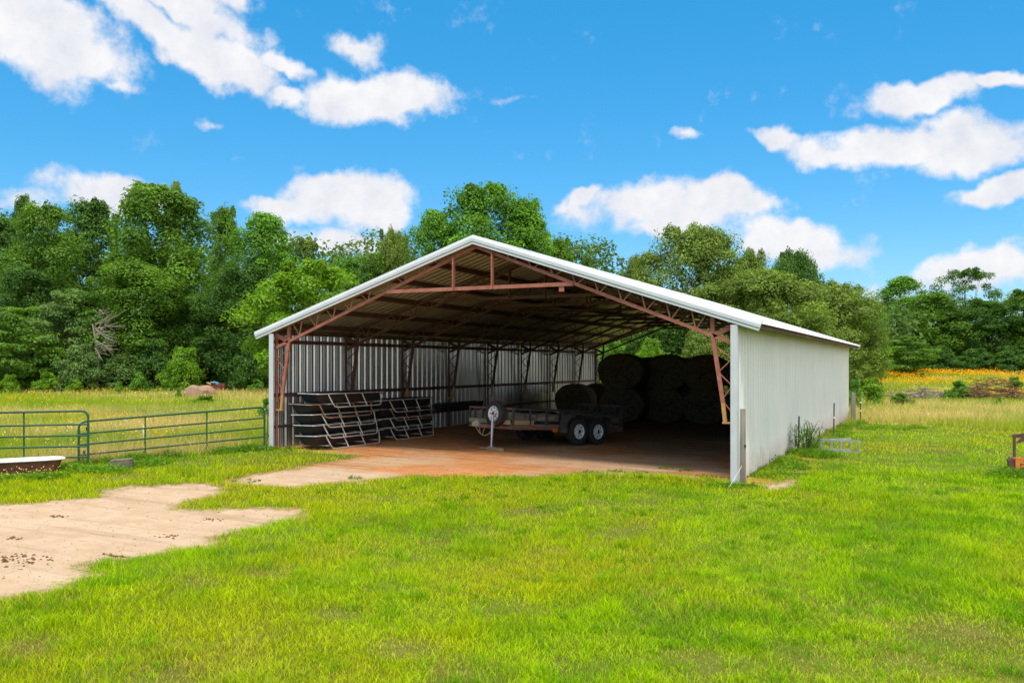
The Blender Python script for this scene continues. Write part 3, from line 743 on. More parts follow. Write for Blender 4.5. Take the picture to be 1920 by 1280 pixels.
# long dark trough on the wall rail beyond the stacks
tr = empty('hanging_trough', (.22, 8.3, .60), label='long black trough lying on the wall rail behind the trailer', cat='trough')
b = MB(); b.prism([(-.16, .24), (.16, .24), (.10, 0), (-.10, 0)], 0, 3.1); b.build('trough', M['black_poly'], tr)
b = MB(); b.bar((-.16, 0, .25), (-.16, 3.1, .25), .03, .025); b.bar((.165, 0, .25), (.165, 3.1, .25), .03, .025); b.build('rim_rail', M['black_steel'], tr)

# ------------------------------------------------------------------ round bales
def make_bale():
    rng = np.random.RandomState(12); n, m = 56, 9; r0, ln = .76, 1.25; V = []
    rings = [(.02, 0), (.30, .0), (.55, .0), (.70, .02), (.755, .07)] + [(.765, ln * t) for t in (.2, .4, .6, .8)] + [(.755, ln - .07), (.70, ln - .02), (.4, ln), (.02, ln)]
    for i, (r, y) in enumerate(rings):
        for k in range(n):
            a = 2 * math.pi * k / n
            rr = r * (1 + .018 * math.sin(3 * a + .5) + .015 * math.sin(7 * a + y * 3) + .012 * rng.randn())
            z = rr * math.sin(a); z = max(z, -.70)
            V.append((rr * math.cos(a), y + .02 * rng.randn() * (1 if r < .72 else .3), z))
    f = [(i * n + k, i * n + (k + 1) % n, (i + 1) * n + (k + 1) % n, (i + 1) * n + k) for i in range(len(rings) - 1) for k in range(n)]
    b = MB(); b.add(V, f)
    return b.build('hay_bale', M['hay_dark'], None, smooth=True)
GB = 'round hay bales stacked at the back of the barn'
bale0 = make_bale(); first = True
bl = [(1.62, 17.2, 0, 1.0, 'round bale on the floor against the left wall, lowest outline behind the trailer'),
      (1.95, 19.2, 0, 1.0, 'round bale on the floor half hidden behind the bale at the left wall'),
      (4.40, 15.6, 0, 1.18, 'floor-level dark bale directly behind the trailer rear gate'),
      (5.9, 16.6, 0, 1.14, 'floor-level brown bale with straw face, right of the trailer'),
      (7.5, 16.6, 0, 1.14, 'floor-level bale between the straw-faced bale and the right column'),
      (9.15, 16.7, 0, 1.12, 'floor-level bale nearest the right wall, behind the leaning column'),
      (4.42, 15.4, 1, 1.20, 'leftmost and largest dark bale of the upper row'),
      (5.95, 16.6, 1, 1.15, 'upper-row bale with grey netting seen on its side, second from left'),
      (6.25, 18.3, 1, 1.04, 'upper-row bale peeking out behind the one with grey netting'),
      (4.8, 17.7, 0, 1.15, 'bale deep in the gap between the trailer-side bale and the straw-faced bale'),
      (6.9, 18.2, 0, 1.15, 'bale deep in the gap right of the straw-faced floor bale'),
      (4.85, 17.6, 1, 1.05, 'upper bale deep in the notch between the two left upper bales'),
      (6.0, 19.6, 1, 1.3, 'bale farthest back, only a dark patch in the notch of the stack'),
      (7.5, 16.6, 1, 1.12, 'upper-row black bale just left of the right leaning column'),
      (9.15, 16.7, 1, 1.12, 'upper-row bale glimpsed between right leaning column and corner trim')]
for x, y, up, sx_, lab in bl:
    o = bale0 if first else bale0.copy()
    if not first: COL.objects.link(o)
    first = False
    rj2 = random.Random(int(x * 100 + y))
    o.scale = (sx_ * 1.05, 1, .97)
    o.location = (x, y, float(gz(x, y + .6)) + .67 + (1.34 if y < 17.5 else (1.22 if y < 19 else .75)) * up); o.rotation_euler = (0, 0, R(rj2.uniform(-4, 4)))
    tag(o, lab, 'hay bale', GB)

# ------------------------------------------------------------------ trailer
def wheel(parent, loc, axis, r, wd, out, name='wheel'):
    """axis: 'x' or 'y'; out: +1/-1 = side the rim face looks to"""
    e = empty(name, loc); e.parent = parent
    Mx = Matrix.Rotation(R(90) * out, 3, 'Y') if axis == 'x' else Matrix.Rotation(R(90) * -out, 3, 'X')
    h = wd / 2; ri = r * (.62 if name == 'spare_wheel' else .57)
    b = MB(); prof = [(ri, -h * .9), (ri + .03, -h), (r - .06, -h), (r - .015, -h * .86), (r, -h * .6), (r, h * .6), (r - .015, h * .86), (r - .06, h), (ri + .03, h), (ri, h * .9)]
    b.lathe(prof, (0, 0, 0), Mx, 40, closed=True)
    for k in range(40):
        a = 2 * math.pi * k / 40
        for q in (-1, 0, 1):
            Z = Matrix.Rotation(a + q * .04, 3, 'Z'); b.box(Mx @ (Z @ Vector((r, 0, q * h * .42))), (.014, .026, h * .34), Mx @ Z)
    b.build('tyre', M['tyre'], e, smooth=True)
    b = MB(); b.lathe([(ri, h * .80), (ri - .012, h * .92), (ri - .03, h * .62), (ri * .78, h * .50), (ri * .45, h * .62), (.05, h * .62), (.045, h * .95), (.001, h * .95)], (0, 0, 0), Mx, 40)
    b.mi = 1
    b.lathe([(ri, -h * .8), (ri - .02, -h * .5), (.01, -h * .3)], (0, 0, 0), Mx, 40)
    for k in range(8):
        a = 2 * math.pi * k / 8; Z = Matrix.Rotation(a, 3, 'Z'); rr = ri * .70
        tri = [Vector((rr + .028, -.022, 0)), Vector((rr + .028, .022, 0)), Vector((rr - .03, 0, 0))]
        vs = [Mx @ (Z @ (p + Vector((0, 0, z)))) for z in (h * .45, h * .60) for p in tri]
        b.add(vs, [(0, 1, 2), (3, 4, 5), (0, 1, 4, 3), (1, 2, 5, 4), (2, 0, 3, 5)])
    b.lathe([(.046, h * .7), (.046, h * .97), (.02, h * 1.02), (.001, h * 1.02)], (0, 0, 0), Mx, 16)
    for k in range(6):
        a = 2 * math.pi * k / 6; b.lathe([(.012, h * .5), (.012, h * .74), (.001, h * .74)], Mx @ Vector((.075 * math.cos(a), .075 * math.sin(a), 0)), Mx, 6)
    b.build('rim', None, e, smooth=True, mats=[M['rim'], M['dark_hole']])
    return e
fc = np.array([4.72, 3.47]); back = np.array([.36, .931]); ax = fc + back * 2.82
trl = empty('utility_trailer', (ax[0], ax[1], float(gz(*ax))), (R(-3.5), 0, -math.atan2(.36, .931)),
            label='old black tandem-axle utility trailer with wooden side boards and white wheels', cat='trailer')
HW, YF, YR = .90, -2.82, 1.72
b = MB()
for s in (-1, 1): b.box((s * (HW - .03), (YF + YR) / 2, .45), (.06, YR - YF, .11))
for y in np.linspace(YF + .03, YR - .03, 9): b.box((0, y, .44), (2 * HW - .12, .05, .08))
b.build('chassis', M['rust_steel'], trl)
b = MB()
for k in range(8): b.box((-HW + .12 + k * .222, (YF + YR) / 2, .525), (.21, YR - YF - .04, .035))
b.build('deck', M['board_wood'], trl)
b = MB(); 
for s in (-1, 1): b.bar((s * .02, YF - .44, .46), (s * .86, YF + .40, .43), .07, .10)
b.box((0, YF - .20, .46), (.5, .05, .08)); b.build('tongue', M['rust_steel'], trl)
b = MB(); b.box((0, YF - .50, .48), (.11, .22, .09)); b.tube([(0, YF - .62, .50), (0, YF - .55, .53), (0, YF - .46, .56)], .05, 8); b.build('coupler', M['galv_tube'], trl, smooth=True)
b = MB(); pts = [(0.0, YF - .52, .44)] + [(.55 * t, YF - .52 + .18 * t, .44 - .95 * t * (1 - t)) for t in np.linspace(.1, .9, 9)] + [(.55, YF - .34, .46)]
b.tube(pts, .011, 6); b.tube([(.08, YF - .46, .42), (.12, YF - .44, .25), (.18, YF - .42, .23), (.24, YF - .40, .40)], .009, 6); b.build('safety_chain', M['new_wood'], trl, smooth=True)
jx, jy = .50, YF - .36
jk = empty('jack', (jx, jy, 0)); jk.parent = trl
b = MB(); b.tube([(0, 0, .20), (0, 0, .78)], .036, 14); b.tube([(0, 0, -.085), (0, 0, .22)], .027, 14); b.build('tube', M['silver'], jk, smooth=True)
b = MB(); b.box((0, 0, -.095), (.12, .12, .02)); b.build('foot', M['silver'], jk)
b = MB(); b.tube([(.03, 0, .72), (.14, -.02, .73), (.145, -.02, .80), (.19, -.03, .82)], .014, 8); b.build('crank_handle', M['red_plastic'], jk, smooth=True)
b = MB(); b.box((-.02, .05, .5), (.09, .07, .14)); b.build('bracket', M['rust_steel'], jk)
sp = wheel(trl, (.40, YF - .16, .80), 'y', .345, .22, -1, 'spare_wheel')
b = MB(); b.box((.40, YF - .02, .62), (.07, .06, .40)); b.build('spare_mount', M['black_steel'], trl)
# side rails, boards
for s in (-1, 1):
    r_ = empty('side_rail', (s * HW, 0, 0)); r_.parent = trl
    b = MB(); b.box((0, (YF + YR) / 2, .95), (.055, YR - YF, .05)); b.build('top_rail', M['black_steel'], r_)
    for y in np.linspace(YF + .03, YR - .03, 8):
        b = MB(); b.box((0, y, .725), (.05, .05, .40)); b.build('stake', M['black_steel'], r_)
    ys = list(np.linspace(YF + .06, -.98, 5))
    for ya, yb in list(zip(ys[:-1], ys[1:])) + [(1.05, 1.65)]:
        b = MB(); b.box((-s * .035, (ya + yb) / 2, .74), (.022, yb - ya - .03, .21)); b.build('side_board', M['board_wood'], r_)
    if s > 0:
        b = MB(); b.box((.002, YF + .42, .585), (.03, .78, .115)); b.build('toe_plank', M['new_wood'], r_)
    # fender: an arch swept over the two wheels
    path = [(-.98, .36)] + [(-.60 - .40 * math.cos(a), .50 + .40 * math.sin(a)) for a in np.linspace(.1, math.pi / 2, 7)] + [(.60 + .40 * math.cos(a), .50 + .40 * math.sin(a)) for a in np.linspace(math.pi / 2, .1, 7)] + [(.98, .36)]
    b = MB(); V = []
    for (y, z) in path:
        for (x, t) in ((0, 0), (.29, 0), (.29, -.07), (.278, -.07), (.278, -.012), (0, -.012)):
            c = Vector((0, y * (1 + t * .5), z + t * (.9 if abs(y) < .8 else .3)))
            V.append((s * (x + .01), c.y, c.z))
    n = 6; m = len(path)
    f = [(i * n + k, i * n + (k + 1) % n, (i + 1) * n + (k + 1) % n, (i + 1) * n + k) for i in range(m - 1) for k in range(n)] + [tuple(range(n)), tuple((m - 1) * n + k for k in range(n))]
    b.add(V, f); b.box((s * .15, -1.0, .42), (.27, .03, .15)); b.box((s * .15, 1.0, .42), (.27, .03, .15))
    fe = b.build('fender', M['black_steel'], trl, smooth=True); fe.location = (s * HW, 0, 0)
    for y in (-.40, .42):
        wheel(trl, (s * (HW + .155), y, .38), 'x', .38, .21, s)
    b = MB(); b.box((s * (HW + .02), -1.16, .40), (.06, .14, .11)); b.build('marker_light', M['amber'], trl)
b = MB(); 
for y in (-.40, .42): b.bar((-HW - .1, y, .38), (HW + .1, y, .38), .06, .06)
b.build('axle', M['black_steel'], trl)
fr = empty('front_rail', (0, YF, 0)); fr.parent = trl
b = MB(); b.box((0, 0, .95), (2 * HW - .06, .055, .05)); b.build('top_rail', M['rust_steel'], fr)
for x in np.linspace(-HW + .25, HW - .25, 5):
    b = MB(); b.box((x, 0, .725), (.04, .04, .40)); b.build('stake', M['black_steel'], fr)
b = MB(); b.box((0, .04, .76), (2 * HW - .1, .022, .20)); b.build('front_board', M['board_wood'], fr)
b = MB(); b.box((0, -.03, .585), (2 * HW - .1, .025, .12)); b.build('toe_plank', M['new_wood'], fr)
rg = empty('ramp_gate', (0, YR + .05, .5)); rg.parent = trl
b = MB()
for z in (.02, .34, .66): b.box((0, 0, z), (2 * HW, .045, .045))
for x in np.linspace(-HW, HW, 8): b.box((x, 0, .34), (.04, .04, .64))
b.build('gate_frame', M['black_steel'], rg)
b = MB(); b.box((HW + .03, YR - .08, .46), (.07, .22, .16)); b.build('tail_light_box', M['rust_steel'], trl)
# board under the jack
jw = trl.matrix_basis @ Vector((jx, jy, -.105))
bd = MB(); bd.box((0, 0, .055), (.62, .15, .085)); bd.box((-.42, .10, .03), (.55, .14, .05), Matrix.Rotation(R(14), 3, 'Z'))
gxy = (jw.x, jw.y); o = bd.build('wood_block', M['new_wood'], None, bevel=.006)
o.location = (jw.x + .12, jw.y - .02, jw.z - .098); o.rotation_euler = (0, 0, R(-28))
tag(o, 'pale wooden blocking on the dirt under the trailer jack', 'wood block')

# ------------------------------------------------------------------ gates
def make_gate(p0, p1, top0, top1, hgt, fr_, label, drop=0, flip=False):
    p0 = np.array(p0, float); p1 = np.array(p1, float); L_ = np.hypot(*(p1 - p0)); d = (p1 - p0) / L_
    root = empty('tube_gate', (p0[0], p0[1], 0), (0, 0, math.atan2(d[1], d[0])), label=label, cat='gate', group='green tube gates left of the barn')
    T = lambda x, f_: (x, 0, top0 + (top1 - top0) * x / L_ - f_ * hgt)
    r = .15; b = MB(); pts = []
    pts.append((0, 0, T(0, 1)[2] - drop)); pts.append(T(0, r / hgt))
    for a in (20, 45, 70): pts.append((r - r * math.cos(R(a)), 0, T(0, 0)[2] - r + r * math.sin(R(a))))
    pts.append(T(r, 0)); pts.append(T(L_ - r, 0))
    for a in (70, 45, 20): pts.append((L_ - r + r * math.cos(R(a)), 0, T(L_, 0)[2] - r + r * math.sin(R(a))))
    pts.append(T(L_, r / hgt)); pts.append((L_, 0, T(L_, 1)[2] - drop))
    b.tube(pts, .026, 10); b.build('frame', M['green_tube'], root, smooth=True)
    for f_ in fr_:
        b = MB(); b.tube([T(.01, f_), T(L_ - .01, f_)], .021, 8); b.build('rail', M['green_tube'], root, smooth=True)
    for t in (1 / 3, 2 / 3):
        x = L_ * t; b = MB(); b.bar((x, -.028, T(x, 0)[2]), (x, -.028, T(x, 1)[2] - .04), .032, .012, (0, 1, 0)); b.build('stay', M['green_tube'], root)
    return root, T, L_
g1, T1, L1 = make_gate((-.04, -.20), (-2.24, -4.05), 1.10, .87, 1.02, (.28, .53, .765, 1), 'green tube gate hung on the front left barn corner')
b = MB(); b.tube([(.02, .03, .42), (-.06, .08, .40), (-.10, .05, .34), (-.03, -.02, .28), (.03, .0, .33)], .012, 6); b.build('chain', M['rust_rod'], g1, smooth=True)
g2, T2, L2 = make_gate((-1.70, -4.22), (-5.40, -6.42), 1.15, 1.08, 1.06, (.29, .53, .765, 1), 'green tube gate running out of the left edge of the photo', drop=.14)
b = MB(); b.tube([(.03, .04, .78), (.05, -.04, .70), (.02, -.05, .62), (0, .04, .70)], .012, 6); b.build('chain', M['rust_rod'], g2, smooth=True)
p = G(146, 868); o = MB(); o.bar((0, 0, -.1), (.16, .06, .30), .05, .04); o = o.build('stake', M['rust_rod']); o.location = p
tag(o, 'short brown wooden stake leaning where the two green gates meet', 'stake')
p = D(499, 22.6); o = MB(); o.tube([(0, 0, -.2), (.05, .02, 1.10)], .012, 8); o = o.build('rusty_rod', M['rust_rod'], smooth=True); o.location = (p[0], p[1], p[2])
q = MB(); q.tube([(.05, .02, 1.09), (.054, .02, 1.20)], .016, 8); q.build('tip', M['new_wood'], o, smooth=True)
tag(o, 'thin rusty rod with a pale tip upright by the gate and barn corner', 'rod')

# ------------------------------------------------------------------ bathtub, concrete block
p = G(46, 888); tub = empty('bathtub', (p[0], p[1], p[2]), (0, 0, YAW + R(33)), label='old cast iron bathtub with white rim and rusty brown sides', cat='bathtub'); tub.scale = (1, 1, .74)
def tubloop(hx, hy, z, n=32, p_=3.2):
    return [(hx * math.copysign(abs(math.cos(a)) ** (2 / p_), math.cos(a)), hy * math.copysign(abs(math.sin(a)) ** (2 / p_), math.sin(a)), z) for a in np.linspace(0, 2 * math.pi, n, endpoint=False)]
def shell(loops, name, mat, par, cap=None):
    n = len(loops[0]); V = [p for l in loops for p in l]; m = len(loops)
    f = [(i * n + k, i * n + (k + 1) % n, (i + 1) * n + (k + 1) % n, (i + 1) * n + k) for i in range(m - 1) for k in range(n)]
    for c in (cap or []): f.append(tuple(c * n + k for k in range(n)))
    b = MB(); b.add(V, f); return b.build(name, mat, par, smooth=True)
shell([tubloop(.60, .28, 0), tubloop(.66, .30, .10), tubloop(.73, .335, .395)], 'body', M['tub_rust'], tub, cap=[0])
shell([tubloop(.76, .36, .395), tubloop(.795, .385, .40), tubloop(.80, .39, .42), tubloop(.785, .375, .44), tubloop(.74, .335, .435), tubloop(.71, .31, .40), tubloop(.64, .26, .14), tubloop(.5, .2, .10)], 'rim', M['enamel'], tub, cap=[7])
b = MB(); b.lathe([(.03, 0), (.03, .012), (.001, .012)], (.715, .0, .33), Matrix.Rotation(R(-80), 3, 'Y'), 14); b.build('overflow', M['dark_hole'], tub, smooth=True)
p = G(228, 880); b = MB(); b.box((0, 0, .06), (.50, .22, .28)); b.box((.02, -.02, .215), (.46, .18, .05)); b.box((-.1, -.115, .04), (.2, .03, .16)); o = b.build('concrete_block', M['concrete'], bevel=.02)
o.location = (p[0], p[1], p[2]); o.rotation_euler = (R(2), R(-4), YAW + R(14)); tag(o, 'weathered concrete block in weeds below the barn-side gate', 'concrete block')

# ------------------------------------------------------------------ posts along the right side
def wood_post(u, v, h, r, label, name='wood_post'):
    p = G(u, v); b = MB(); n = 14; rng = random.Random(int(u))
    prof = [(r * 1.02, -.3), (r * 1.02, .3), (r, h * .6), (r * .97, h - .01), (r * .85, h), (.001, h - .004)]
    b.lathe(prof, (0, 0, 0), None, n); o = b.build(name, M['old_wood'], smooth=True)
    o.location = p; tag(o, label, 'post'); return o
post = wood_post(1393, 909, 1.55, .058, 'grey wooden post standing against the front right barn corner')
b = MB(); b.box((.055, -.05, .80), (.03, .03, .05)); b.build('insulator', M['dark_hole'], post)
wood_post(1600, 795, 1.30, .09, 'grey wooden fence post at the back right barn corner')
def tpost(u, v, h, label, clips=()):
    p = G(u, v); e = empty('steel_post', p, (0, R(1), .5), label=label, cat='post')
    b = MB(); b.box((0, 0, h / 2 - .1), (.045, .008, h + .2)); b.box((0, .02, h / 2 - .1), (.008, .036, h + .2))
    for k in range(int(h / .06)): b.box((0, -.006, .1 + k * .06), (.022, .008, .02))
    b.build('stem', M['tpost'], e)
    for z in clips:
        c = MB(); c.box((0, -.012, z), (.05, .05, .05)); c.build('insulator', M['pale'], e)
    return e
tpost(1497, 848, 1.0, 'dark steel post in the tall weed clump by the white wall')
tpost(1563, 816, 1.12, 'slim steel post with pale clip near the back of the white wall', (.62,))
tpost(1613, 792, .92, 'steel post just right of the wooden fence post behind the barn', (.85, .5))
for u, v, h, lab in ((1617, 752, .62, 'white stake in the green weeds behind the barn'), (269, 838, .55, 'small white stake in the meadow behind the barn-side gate')):
    p = G(u, v); b = MB(); b.tube([(0, 0, 0), (0, 0, h)], .018, 8); b.box((.02, 0, h), (.07, .03, .05)); o = b.build('marker_stake', M['pale'], smooth=True); o.location = p; tag(o, lab, 'stake')
p = G(1366, 915); o = MB(); o.tube([(0, 0, 0), (.20, .30, .42)], .005, 5); o = o.build('guy_cord', M['pale']); o.location = p
tag(o, 'white cord running from the grass up to the corner post', 'cord')

# stepladder lying on its side
p = G(1517, 848); ld = empty('stepladder', (p[0], p[1], p[2] + .02), (0, 0, YAW + R(2)), label='aluminium stepladder lying on its side in the grass beside the wall', cat='ladder')
for k, (a, n) in enumerate(((R(-20), 5), (R(13), 4))):
    fx, fy = math.cos(a), math.sin(a); Ln = 1.33
    for z, nm in ((.02, 'rail'), (.33, 'rail')):
        b = MB(); b.bar((.0, 0, z + (.06 if z < .1 else 0)), (Ln * fx, Ln * fy, z), .025, .045); b.build(nm, M['alu'], ld)
    for t in np.linspace(.28, .985, n):
        b = MB(); b.bar((Ln * fx * t, Ln * fy * t, .02), (Ln * fx * t, Ln * fy * t, .33), .04, .022, (fx, fy, 0)); b.build('step', M['alu'], ld)
b = MB(); b.bar((.02, 0, .06), (.02, 0, .35), .10, .05, (1, 0, 0)); b.build('top_cap', M['alu'], ld)

# rusty implement at the right edge
p = G(1893, 889); im = empty('box_scraper', (p[0], p[1], p[2]), (0, 0, YAW - R(24)), label='rusty orange box scraper implement cut by the right photo edge', cat='implement')
b = MB(); b.prism([(0, .05), (.10, 0), (.10, .36), (.02, .36), (-.02, .30)], -.1, .4); b.build('side_plate', M['brown_rust'], im)
b = MB(); b.box((.145, -.10, .17), (.085, .07, .42)); b.build('shank', M['orange_rust'], im)
b = MB(); b.bar((.06, -.06, .33), (1.5, -.06, .37), .07, .11); b.bar((.20, -.05, .20), (1.5, -.05, .25), .05, .06); b.build('cross_beam', M['orange_rust'], im)
b = MB(); b.box((.80, .10, .12), (1.3, .02, .24)); b.build('blade', M['brown_rust'], im)
b = MB(); b.bar((.09, 0, .36), (.09, 0, .86), .055, .055); b.bar((.05, 0, .85), (.42, 0, .90), .06, .08); b.build('mast', M['brown_rust'], im)
b = MB(); b.prism([(.11, .72), (.40, 1.02), (.62, .98), (.60, .86), (.16, .71)], -.09, -.05); b.build('hitch_plate', M['brown_rust'], im)
b = MB(); b.bar((.42, 0, .88), (1.4, .1, .40), .05, .05); b.build('brace', M['brown_rust'], im)
b = MB(); b.box((1.42, .2, .20), (.03, .6, .36)); b.build('side_plate', M['brown_rust'], im)

# ------------------------------------------------------------------ left meadow: old bale, container
p = G(375, 749); rng = np.random.RandomState(9); n = 40; V = []
rings = [(1.0, 0), (1.04, .25), (1.0, .55), (.92, .8), (.80, .98), (.55, 1.05), (.25, 1.03), (.01, 1.0)]
for i, (r, z) in enumerate(rings):
    for k in range(n):
        a = 2 * math.pi * k / n; w = 1 + .05 * math.sin(2 * a + i * .9) + .06 * rng.randn()
        V.append((r * w * math.cos(a) * .98, r * w * math.sin(a) * .8, z * (1 + .06 * math.sin(2 * a + 1)) + .02 * rng.randn()))
b = MB(); b.add(V, [(i * n + k, i * n + (k + 1) % n, (i + 1) * n + (k + 1) % n, (i + 1) * n + k) for i in range(len(rings) - 1) for k in range(n)])
o = b.build('old_hay_bale', M['hay_pale'], smooth=True); o.location = (p[0], p[1], p[2] - .05); o.scale = (.95, .95, .86); o.rotation_euler = (0, 0, YAW)
tag(o, 'slumped pinkish-brown old hay bale in the left meadow', 'hay bale')
dp = D(403, 68); cn = empty('container', (dp[0], dp[1], dp[2] + .15), (0, 0, YAW + R(6)), label='rusty red steel bin with blue and yellow sheets under the trees', cat='bin'); cn.scale = (.62, .62, .75)
b = MB(); b.box((0, 0, .36), (1.75, 1.2, .72))
for x in np.linspace(-.85, .85, 7): b.box((x, -.62, .36), (.06, .06, .72))
b.build('body', M['dump_red'], cn)
b = MB(); b.box((.85, .1, .45), (.7, 1.0, .75)); b.build('end_box', M['dump_red'], cn)
b = MB(); b.box((.05, -.1, .87), (1.0, 1.1, .06), Matrix.Rotation(R(14), 3, 'Y')); b.box((.2, -.2, .95), (.6, .9, .05), Matrix.Rotation(R(16), 3, 'Y')); b.build('blue_sheet', M['blue'], cn)
b = MB(); b.box((-.62, -.25, .84), (.55, .6, .10), Matrix.Rotation(R(18), 3, 'Y')); b.build('yellow_sheet', M['yellow'], cn)

# ------------------------------------------------------------------ trees
def leaves_mesh(name, C, Rd, nl, leaf, mat, rng, up=.45, shell_=(.35, 1)):
    """leaf-sized quads scattered through clumps at centres C with radii Rd (n,3)"""
    n = len(C); idx = np.repeat(np.arange(n), nl); m = len(idx)
    d = rng.randn(m, 3); d /= np.linalg.norm(d, axis=1)[:, None]
    low = d[:, 2] < -.35; d[low & (rng.rand(m) < .6), 2] *= -1
    r = (shell_[0] ** 3 + rng.rand(m) * (shell_[1] ** 3 - shell_[0] ** 3)) ** (1 / 3)
    lump = 1 + .22 * np.sin(d[:, 0] * 5 + idx) * np.sin(d[:, 1] * 4 + idx * 2)
    pos = C[idx] + d * (r * lump)[:, None] * Rd[idx]
    nr = d * .85 + rng.randn(m, 3) * .45; nr[:, 2] += up; nr /= np.linalg.norm(nr, axis=1)[:, None]
    a = np.cross(nr, rng.randn(m, 3)); a /= np.linalg.norm(a, axis=1)[:, None]; b = np.cross(nr, a)
    s = leaf * (.55 + .8 * rng.rand(m)); s2 = s * (.40 + .2 * rng.rand(m))
    V = np.stack([pos - a * s[:, None] * .5, pos + b * s2[:, None] * .5 - a * s[:, None] * .05, pos + a * s[:, None] * .5, pos - b * s2[:, None] * .5 - a * s[:, None] * .05], 1).reshape(-1, 3)
    q = np.arange(4 * m).reshape(-1, 4)
    cl = rng.rand(n)
    lv = np.clip(.55 * cl[idx] + .55 * rng.rand(m) - .05, 0, 1)
    return mesh_np(name, V, q, mat, attrs=dict(lv=np.repeat(lv, 4)))
PROF = dict(
    broad=lambda t: np.clip(1.02 - (np.abs(t - .50) / .56) ** 2.6, .05, 1) ** .6,
    oak=lambda t: np.clip(1.0 - (np.abs(t - .42) / .60) ** 2.3, .03, 1) ** .55,
    cone=lambda t: np.clip(1.02 - t, .04, 1) ** .9,
    col=lambda t: np.clip(1.0 - (np.abs(t - .45) / .58) ** 3, .05, 1) ** .6,
    shrub=lambda t: np.clip(1.0 - (t / 1.03) ** 2.2, .05, 1) ** .6,
    layer=lambda t: .45 + .55 * np.sin(np.pi * np.clip(t, .05, .95)))
def make_tree(seed, name, H, Wd, zlo, prof, ncl, cr, flat, leaf, nl, fol, trunk_r, bark='bark', inner=.30, open_=False, nlimb=9):
    rng = np.random.RandomState(seed)
    root = empty(name)
    t = zlo + (1 - zlo) * rng.rand(ncl) ** .85; t = np.clip(t, zlo, .985)
    tt = (t - zlo) / (1 - zlo)
    ang = rng.rand(ncl) * 2 * np.pi
    lob = 1 + .16 * np.sin(2 * ang + rng.rand() * 6 + t * 3) + .13 * np.sin(3 * ang + rng.rand() * 6 - 5 * t)
    rad = Wd / 2 * PROF[prof](tt) * lob * np.sqrt(inner + (1 - inner) * rng.rand(ncl))
    rad = np.maximum(rad - cr * .55, 0)
    lean = np.stack([.05 * H * (t ** 2) * rng.randn(), .05 * H * (t ** 2) * rng.randn()], -1) if False else 0
    C = np.stack([rad * np.cos(ang), rad * np.sin(ang), t * H - cr * .35], -1)
    rr = cr * (.60 + .75 * rng.rand(ncl)) * (1.0 if prof != 'cone' else (.45 + .8 * (1 - tt)))
    # a few wispy leaders above the outline
    nt_ = 7
    la = rng.rand(nt_) * 6.28; lr = Wd * .26 * rng.rand(nt_)
    C2 = np.stack([lr * np.cos(la), lr * np.sin(la), H * (.93 + .07 * rng.rand(nt_))], -1)
    C = np.concatenate([C, C2]); rr = np.concatenate([rr, cr * (.30 + .25 * rng.rand(nt_))])
    Rd = np.stack([rr, rr, rr * flat], -1); Rd[-nt_:, 2] *= 1.6
    cr_o = leaves_mesh('crown', C, Rd, nl, leaf, LF[fol], rng); cr_o.parent = root
    b = MB(); sway = [(Wd * .02 * rng.randn(), Wd * .02 * rng.randn()) for _ in range(6)]
    pts = [(sway[k][0] * k / 5, sway[k][1] * k / 5, H * .88 * k / 5 - (.4 if k == 0 else 0)) for k in range(6)]
    b.tube(pts, [trunk_r * (1.25 if k == 0 else 1) * (1 - .80 * k / 5) for k in range(6)], 9)
    order = rng.permutation(ncl)[:nlimb + (14 if open_ else 0)]
    for k in order:
        c = C[k]; z0 = max(.12 * H, c[2] * .55 - .1 * H); f = z0 / (H * .88)
        p0 = np.array([pts[3][0] * f, pts[3][1] * f, z0]); mid = p0 * .45 + c * .55 + np.array([0, 0, -.04 * H])
        r0 = trunk_r * (1 - .8 * f) * .5
        b.tube([p0, mid, c], [r0, r0 * .55, r0 * .15], 6)
    b.build('trunk', M[bark], root, smooth=True)
    root['H'] = H; root['W'] = Wd
    return root
K = {}
def proto(key, *a, **k): K.setdefault(key, []).append([make_tree(*a, **k), False])
for s in (1, 2, 3, 4): proto('broad', 100 + s, 'forest_tree', 16, 9, .06, 'broad', 120, 1.35, .75, .26, 390, 'mid', .26)
for s in (1, 2): proto('tall', 140 + s, 'forest_tree', 18, 7, .10, 'col', 105, 1.15, .8, .28, 290, 'bright', .24)
for s in (1, 2, 3): proto('oak', 200 + s, 'oak_tree', 12, 12, .05, 'oak', 175, 1.35, .70, .25, 400, 'olive', .36)
proto('open', 260, 'oak_tree', 12, 11, .42, 'oak', 60, .95, .6, .25, 230, 'olive', .22, open_=True, inner=.5)
for s in (1, 2): proto('cedar', 300 + s, 'cedar_tree', 13, 5, .05, 'cone', 95, .80, .8, .24, 230, 'dark', .18)
for s in (1, 2, 3): proto('shrub', 400 + s, 'leafy_shrub', 4, 5, .04, 'shrub', 60, .66, .75, .20, 240, 'mid', .06, nlimb=7)
for s in (1, 2): proto('layer', 500 + s, 'layered_tree', 7, 6.5, .08, 'layer', 62, 1.05, .34, .22, 330, 'grey', .10, nlimb=14)
for s in (1, 2): proto('small', 600 + s, 'young_tree', 8, 6, .08, 'broad', 100, .85, .75, .19, 420, 'lime', .12)
proto('bush', 700, 'low_bush', 1.2, 1.6, .02, 'shrub', 30, .26, .8, .085, 200, 'bright', .02, nlimb=6)
_ct = {}
